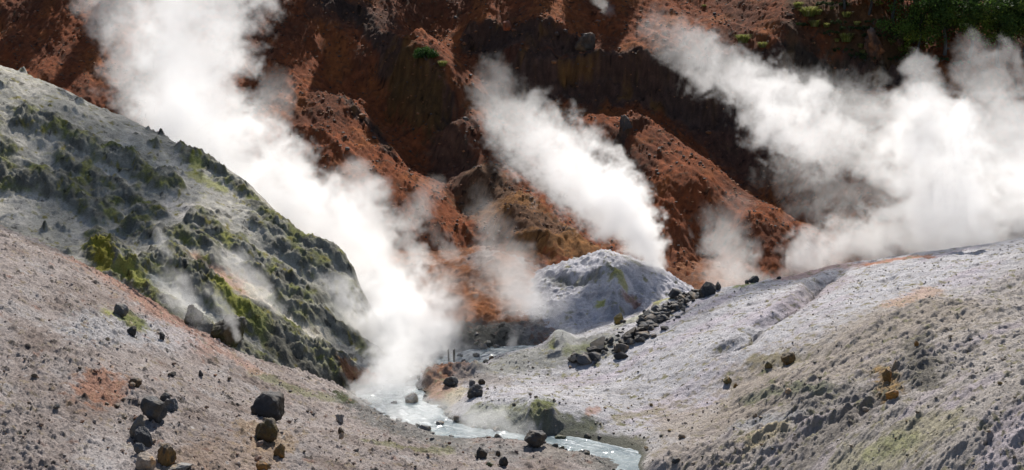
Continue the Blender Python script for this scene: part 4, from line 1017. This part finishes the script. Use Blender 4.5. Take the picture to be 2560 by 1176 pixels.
# ================================================================== STEAM
def steam_mat(name, aniso, scale=1.0):
    m = bpy.data.materials.new(name); m.use_nodes = True
    nt = m.node_tree; nt.nodes.clear()
    out = nt.nodes.new('ShaderNodeOutputMaterial')
    v = nt.nodes.new('ShaderNodeVolumePrincipled')
    v.inputs['Color'].default_value = (0.998, 0.998, 0.999, 1)
    v.inputs['Density'].default_value = scale
    v.inputs['Density Attribute'].default_value = 'density'
    v.inputs['Anisotropy'].default_value = aniso
    nt.links.new(v.outputs[0], out.inputs['Volume'])
    return m
M_STEAM = steam_mat('white_steam', 0.65)
def steam(label, path, seed=0, amp=0.95, nscale=0.32, soft=0.34, vox=0.17, warp=0.8, stretch=(0.75, 1.0, 0.85), detail=9, rough=0.70, flat=1.0, name='steam_plume', group='steam plumes rising from the vents'):
    """path: (u, v, Y, radius in metres, density per metre). The mesh holds the plume's axis; nodes turn it into a cloud."""
    pts = np.array([P(u, v, Y) + (r, d) for u, v, Y, r, d in path])
    base = pts[0, :3].copy()
    pts[:, :3] -= base
    vd = bpy.data.volumes.new(name)
    o = bpy.data.objects.new(name, vd); C.objects.link(o)
    o.location = base
    vd.materials.append(M_STEAM)
    pad = 1.0 + amp * 0.55
    lo = (pts[:, :3] - pts[:, 3:4] * pad).min(0) - 0.3; hi = (pts[:, :3] + pts[:, 3:4] * pad).max(0) + 0.3
    # node tree
    g = bpy.data.node_groups.new(name, 'GeometryNodeTree')
    g.interface.new_socket('Geometry', in_out='INPUT', socket_type='NodeSocketGeometry')
    g.interface.new_socket('Geometry', in_out='OUTPUT', socket_type='NodeSocketGeometry')
    N, L = g.nodes.new, g.links.new
    go = N('NodeGroupOutput')
    # the axis: one point per station, smoothed into a curve that carries radius and density
    line = N('GeometryNodeMeshLine'); line.inputs['Count'].default_value = len(pts)
    idx = N('GeometryNodeInputIndex')
    def pick(kind, vals):
        w = N('GeometryNodeIndexSwitch'); w.data_type = kind
        while len(w.index_switch_items) < len(vals): w.index_switch_items.new()
        L(idx.outputs[0], w.inputs[0])
        for k, x in enumerate(vals): w.inputs[k + 1].default_value = x
        return w.outputs[0]
    sp = N('GeometryNodeSetPosition'); L(line.outputs[0], sp.inputs['Geometry']); L(pick('VECTOR', [tuple(map(float, x[:3])) for x in pts]), sp.inputs['Position'])
    last = sp.outputs[0]
    for nm, ci in (('radius_m', 3), ('dens', 4)):
        sa = N('GeometryNodeStoreNamedAttribute'); sa.data_type = 'FLOAT'; sa.domain = 'POINT'; sa.inputs['Name'].default_value = nm
        L(last, sa.inputs['Geometry']); L(pick('FLOAT', [float(x[ci]) for x in pts]), sa.inputs['Value']); last = sa.outputs[0]
    mc = N('GeometryNodeMeshToCurve'); L(last, mc.inputs[0])
    ty = N('GeometryNodeCurveSplineType'); ty.spline_type = 'CATMULL_ROM'; L(mc.outputs[0], ty.inputs[0])
    rs = N('GeometryNodeCurveToPoints'); rs.mode = 'COUNT'; rs.inputs['Count'].default_value = len(pts) * 16; L(ty.outputs[0], rs.inputs[0])
    axis = rs.outputs[0]
    pos = N('GeometryNodeInputPosition')
    def vm(op, a=None, b=None, s=None):
        x = N('ShaderNodeVectorMath'); x.operation = op
        for k, w in ((0, a), (1, b)):
            if w is None: continue
            if isinstance(w, tuple): x.inputs[k].default_value = w
            else: L(w, x.inputs[k])
        if s is not None: x.inputs['Scale'].default_value = s
        return x
    def mt(op, a=None, b=None, c=None, clamp=False):
        x = N('ShaderNodeMath'); x.operation = op; x.use_clamp = clamp
        for k, w in ((0, a), (1, b), (2, c)):
            if w is None: continue
            if isinstance(w, (int, float)): x.inputs[k].default_value = w
            else: L(w, x.inputs[k])
        return x.outputs[0]
    off = vm('ADD', pos.outputs[0], (seed * 13.7 + 50, seed * 7.9 + 31, seed * 3.1 + 77)).outputs[0]
    w1 = N('ShaderNodeTexNoise'); w1.inputs['Scale'].default_value = nscale * 0.9; w1.inputs['Detail'].default_value = 2
    L(off, w1.inputs['Vector'])
    wv = vm('SCALE', vm('SUBTRACT', w1.outputs['Color'], (0.5, 0.5, 0.5)).outputs[0], s=warp * 2.2 / max(nscale, 0.05) * 0.3).outputs[0]
    wp = vm('ADD', pos.outputs[0], wv).outputs[0]
    sn = N('GeometryNodeSampleNearest'); sn.domain = 'POINT'
    L(axis, sn.inputs['Geometry']); L(wp, sn.inputs['Sample Position'])
    def sidx(kind, src):
        s = N('GeometryNodeSampleIndex'); s.data_type = kind; s.domain = 'POINT'
        L(axis, s.inputs['Geometry']); L(src, s.inputs['Value']); L(sn.outputs[0], s.inputs['Index'])
        return s.outputs[0]
    def named(nm):
        a = N('GeometryNodeInputNamedAttribute'); a.data_type = 'FLOAT'; a.inputs[0].default_value = nm
        return a.outputs[0]
    pos2 = N('GeometryNodeInputPosition')
    c = sidx('FLOAT_VECTOR', pos2.outputs[0]); R = sidx('FLOAT', named('radius_m')); D = sidx('FLOAT', named('dens'))
    dist = vm('LENGTH', vm('MULTIPLY', vm('SUBTRACT', wp, c).outputs[0], (1.0, flat, 1.0)).outputs[0]).outputs['Value']
    qn = mt('DIVIDE', dist, R)
    nz = N('ShaderNodeTexNoise'); nz.inputs['Scale'].default_value = nscale; nz.inputs['Detail'].default_value = detail
    nz.inputs['Roughness'].default_value = rough; nz.inputs['Distortion'].default_value = 0.6
    st = vm('MULTIPLY', vm('ADD', off, wv).outputs[0], stretch).outputs[0]
    L(st, nz.inputs['Vector'])
    nn = mt('MULTIPLY', mt('SUBTRACT', nz.outputs[0], 0.5), amp * 4.0)
    sh = mt('ADD', mt('SUBTRACT', 1.0, qn), nn)
    mr = N('ShaderNodeMapRange'); mr.interpolation_type = 'SMOOTHSTEP'
    mr.inputs['From Min'].default_value = 0.0; mr.inputs['From Max'].default_value = soft
    L(sh, mr.inputs['Value'])
    # nothing may reach the limits of the sampled block
    edge = mt('MULTIPLY', mt('SUBTRACT', pad, qn), 6.0, clamp=True)
    den = mt('MULTIPLY', mt('MULTIPLY', mr.outputs[0], D), edge)
    vc = N('GeometryNodeVolumeCube')
    L(den, vc.inputs['Density'])
    vc.inputs['Min'].default_value = tuple(lo); vc.inputs['Max'].default_value = tuple(hi)
    for k, nm in enumerate(('Resolution X', 'Resolution Y', 'Resolution Z')):
        vc.inputs[nm].default_value = max(6, int((hi[k] - lo[k]) / vox))
    sm = N('GeometryNodeSetMaterial'); sm.inputs['Material'].default_value = M_STEAM
    L(vc.outputs[0], sm.inputs['Geometry']); L(sm.outputs[0], go.inputs[0])
    md = o.modifiers.new('steam', 'NODES'); md.node_group = g
    return tag(o, label, 'steam', group)
if STEAM:
    Y1 = 112
    steam('huge white steam cloud billowing up behind the mossy spur', [(900,690,Y1,1.5,.6),(860,620,Y1,2.8,.65),(755,545,Y1,4.4,.65),(615,465,Y1,4.8,.6),(510,390,Y1,5.0,.55),(470,305,Y1,4.9,.5),(475,210,Y1,4.3,.42),(490,110,Y1,4.8,.3),(495,0,Y1,5.8,.22),(480,-130,Y1,7.0,.16)], 1, vox=0.2, nscale=.45, amp=1.05, flat=1.4)
    steam('thin white steam spreading along the left side of the huge cloud', [(430,300,Y1+1,3.0,.3),(370,180,Y1+1,3.4,.2),(320,60,Y1+1,3.0,.14),(300,-60,Y1+1,3.2,.1)], 22, amp=1.2, nscale=.4)
    steam('round white steam puff on the right shoulder of the huge left cloud', [(900,590,Y1-1,2.8,.5),(910,500,Y1-1,2.4,.4),(893,440,Y1-1,1.6,.2)], 2, nscale=.5)
    steam('ragged grey steam scrap breaking off the huge cloud to the right', [(620,330,Y1,2.0,.25),(670,270,Y1,1.8,.13),(700,210,Y1,1.4,.07)], 23, amp=1.3, nscale=.5)
    steam('thick white steam column blown left from the vent of the pale mound', [(1645,680,109,.7,1.8),(1618,620,109,1.5,1.6),(1570,550,109,2.3,1.1),(1510,490,109,2.7,.9),(1440,430,109,3.0,.6),(1370,375,109,3.0,.4),(1300,315,109,2.9,.24),(1255,260,109,2.5,.14),(1235,190,109,1.6,.06)], 3, nscale=.75, amp=1.15)
    steam('small white steam lobe on the right edge of the vent column', [(1560,510,109,1.5,.6),(1552,440,109,1.5,.35),(1535,400,109,1.0,.15)], 24, nscale=.6)
    Y3 = 118
    steam('broad white steam bank low behind the crest of the pale slope', [(1990,660,Y3-6,1.8,.4),(2070,615,Y3-3,2.8,.45),(2200,595,Y3-2,3.1,.5),(2330,560,Y3-2,4.0,.5),(2480,520,Y3-2,4.2,.4),(2640,480,Y3,4.6,.3)], 4, amp=1.1, nscale=.5, flat=1.8)
    YL = 111
    steam('long steam arm stretching up to the left across the dark cliffs', [(2230,425,YL,2.0,.14),(2110,365,YL,2.8,.28),(1980,300,YL,3.4,.45),(1890,235,YL,2.8,.38),(1790,165,YL,2.5,.26),(1710,115,YL,2.3,.15),(1640,75,YL,1.7,.07)], 5, nscale=.55, amp=1.15, flat=1.5)
    steam('tall white steam lobe curling up at the right under the dark trees', [(2400,560,YL,3.8,.4),(2350,440,YL,4.4,.45),(2325,330,YL,4.0,.45),(2310,240,YL,2.9,.42),(2305,195,YL,1.8,.25)], 6, nscale=.5, amp=.9, flat=1.6)
    steam('wide pale steam drifting out past the right end of the valley', [(2660,500,YL,4.4,.25),(2560,380,YL,4.6,.25),(2480,280,YL,4.2,.2),(2470,170,YL,3.0,.1)], 25, nscale=.45, amp=1.1, flat=1.6)
    steam('thin grey steam veil in front of the dark cliff on the right', [(2250,330,Y3+1,3.4,.14),(2120,290,Y3+1,3.2,.12),(2020,240,Y3+1,2.4,.08),(1960,200,Y3+1,1.7,.05)], 7, amp=1.4, nscale=.6)
    steam('grey translucent steam between the long arm and the low bank', [(2330,490,Y3,3.0,.14),(2180,480,Y3,2.8,.09),(2060,490,Y3,2.8,.09),(1980,420,Y3,2.6,.06)], 8, amp=1.4, nscale=.6, flat=1.5)
    steam('faint steam wisp left of the low bank, before red soil', [(1880,715,110,1.5,.25),(1825,650,110,2.2,.22),(1810,590,110,2.1,.15),(1830,520,110,1.4,.06)], 9, amp=1.4, nscale=.62)
    steam('grey steam drifting up from the stream past the spur', [(965,900,90,1.5,.25),(950,840,93,2.8,.6),(960,760,97,3.3,.55),(930,680,99,2.9,.42),(920,610,101,2.4,.16)], 10, amp=1.25, nscale=.5, vox=.2)
    steam('pale steam over the stream beside the two wooden posts', [(1170,880,94.5,1.2,.10),(1085,850,95,2.5,.5),(1030,790,97,3.0,.45),(985,730,98,2.4,.12)], 11, amp=1.25, nscale=.55, vox=.2)
    steam('soft steam cloud drifting left from the foot of the pale mound', [(1395,800,103,1.5,.6),(1340,765,103,2.2,.6),(1285,705,104,2.3,.32),(1245,630,105,2.2,.12),(1215,545,106,1.6,.05)], 12, amp=1.2, nscale=.55, vox=.2)
    steam('thin twisting steam thread above the orange apron', [(1120,680,114,.6,.7),(1060,655,114,.9,.6),(1022,605,114,1.0,.4),(1035,540,114,1.3,.22),(1085,470,114,1.1,.08)], 13, amp=1.2, nscale=.9, vox=.15)
    steam('second small steam thread above the orange apron', [(1165,685,114,.5,.5),(1135,645,114,.9,.28),(1100,600,114,.9,.12),(1080,560,114,.6,.05)], 14, amp=1.2, nscale=.9, vox=.15)
    W = 'small steam wisps on the mossy spur'
    steam('small steam wisp at the foot of the tilted crag block on the spur', [(592,848,79.5,.22,.9),(575,800,80,.4,.6),(545,750,81,.5,.3),(515,720,82,.45,.1)], 15, amp=1.2, nscale=1.4, vox=.09, group=W)
    steam('broad thin wisp over the pale scree of the spur', [(490,800,80.5,.6,.3),(450,745,82.5,1.0,.35),(425,690,84,.9,.15)], 16, amp=1.3, nscale=1.1, vox=.1, group=W)
    steam('drifting wisp beside the dark crags right of the pinkish chute', [(690,770,85,.6,.35),(640,710,86.5,.9,.35),(590,660,87.5,.9,.25),(540,640,88,.7,.1)], 17, amp=1.3, nscale=1.1, vox=.1, group=W)
    steam('thin upright wisp on the upper left of the spur', [(425,640,84,.3,.4),(405,600,85,.45,.3),(395,560,86,.4,.1)], 18, amp=1.3, nscale=1.4, vox=.09, group=W)
    M = 'low mist over the stream'
    steam('low mist over the wide bend of the stream', [(900,985,79,.7,.4),(945,970,80,1.3,.45),(985,935,82,1.3,.4),(990,890,85,1.6,.4),(1060,880,90,1.6,.3)], 19, amp=1.6, nscale=.9, vox=.12, group=M)
    steam('low mist where the stream runs under the spit', [(990,1045,76,.7,.45),(1060,1035,77,.9,.45),(1120,1010,78,.8,.25)], 20, amp=1.6, nscale=.9, vox=.12, group=M)
    steam('mist drifting along the foot of the right bank cliff', [(1310,1080,73.6,.6,.4),(1240,1065,74,.9,.5),(1180,1050,75,.9,.4),(1150,1020,76,.6,.1)], 21, amp=1.6, nscale=.9, vox=.12, group=M)
    steam('tiny steam puff at the head of the stream', [(1272,878,94,.2,.8),(1285,850,94.5,.4,.5),(1290,820,95,.4,.15)], 26, amp=1.2, nscale=1.4, vox=.1)
    steam('tiny faint steam scrap high on the shaded red hill', [(1520,30,150,.7,.3),(1500,5,150,.8,.25),(1485,-25,150,.8,.1)], 27, amp=1.3, nscale=.8, vox=.2)
    steam('thin broken veil over the orange apron, right of the stream steam', [(1170,800,100,1.0,.12),(1130,740,102,1.4,.10),(1110,690,104,1.2,.06)], 28, amp=1.5, nscale=.7)
    steam('pale wisp rising in front of the hump of yellow-brown soil', [(1230,640,112,.6,.2),(1215,590,112,.9,.12),(1225,530,112,.9,.06),(1195,470,112,.7,.03)], 29, amp=1.4, nscale=.9)
    steam('small steam wisp low on the right bank near the dark rubble', [(1440,880,90,.4,.2),(1425,850,90,.7,.16),(1400,820,90,.6,.08)], 30, amp=1.4, nscale=1.2, vox=.1)
    steam('faint steam on the crags above the stream end of the spur', [(890,810,90.5,.7,.5),(860,750,91.5,1.1,.45),(830,710,92.5,1.0,.25)], 31, amp=1.4, nscale=1.1, vox=.1, group='small steam wisps on the mossy spur')
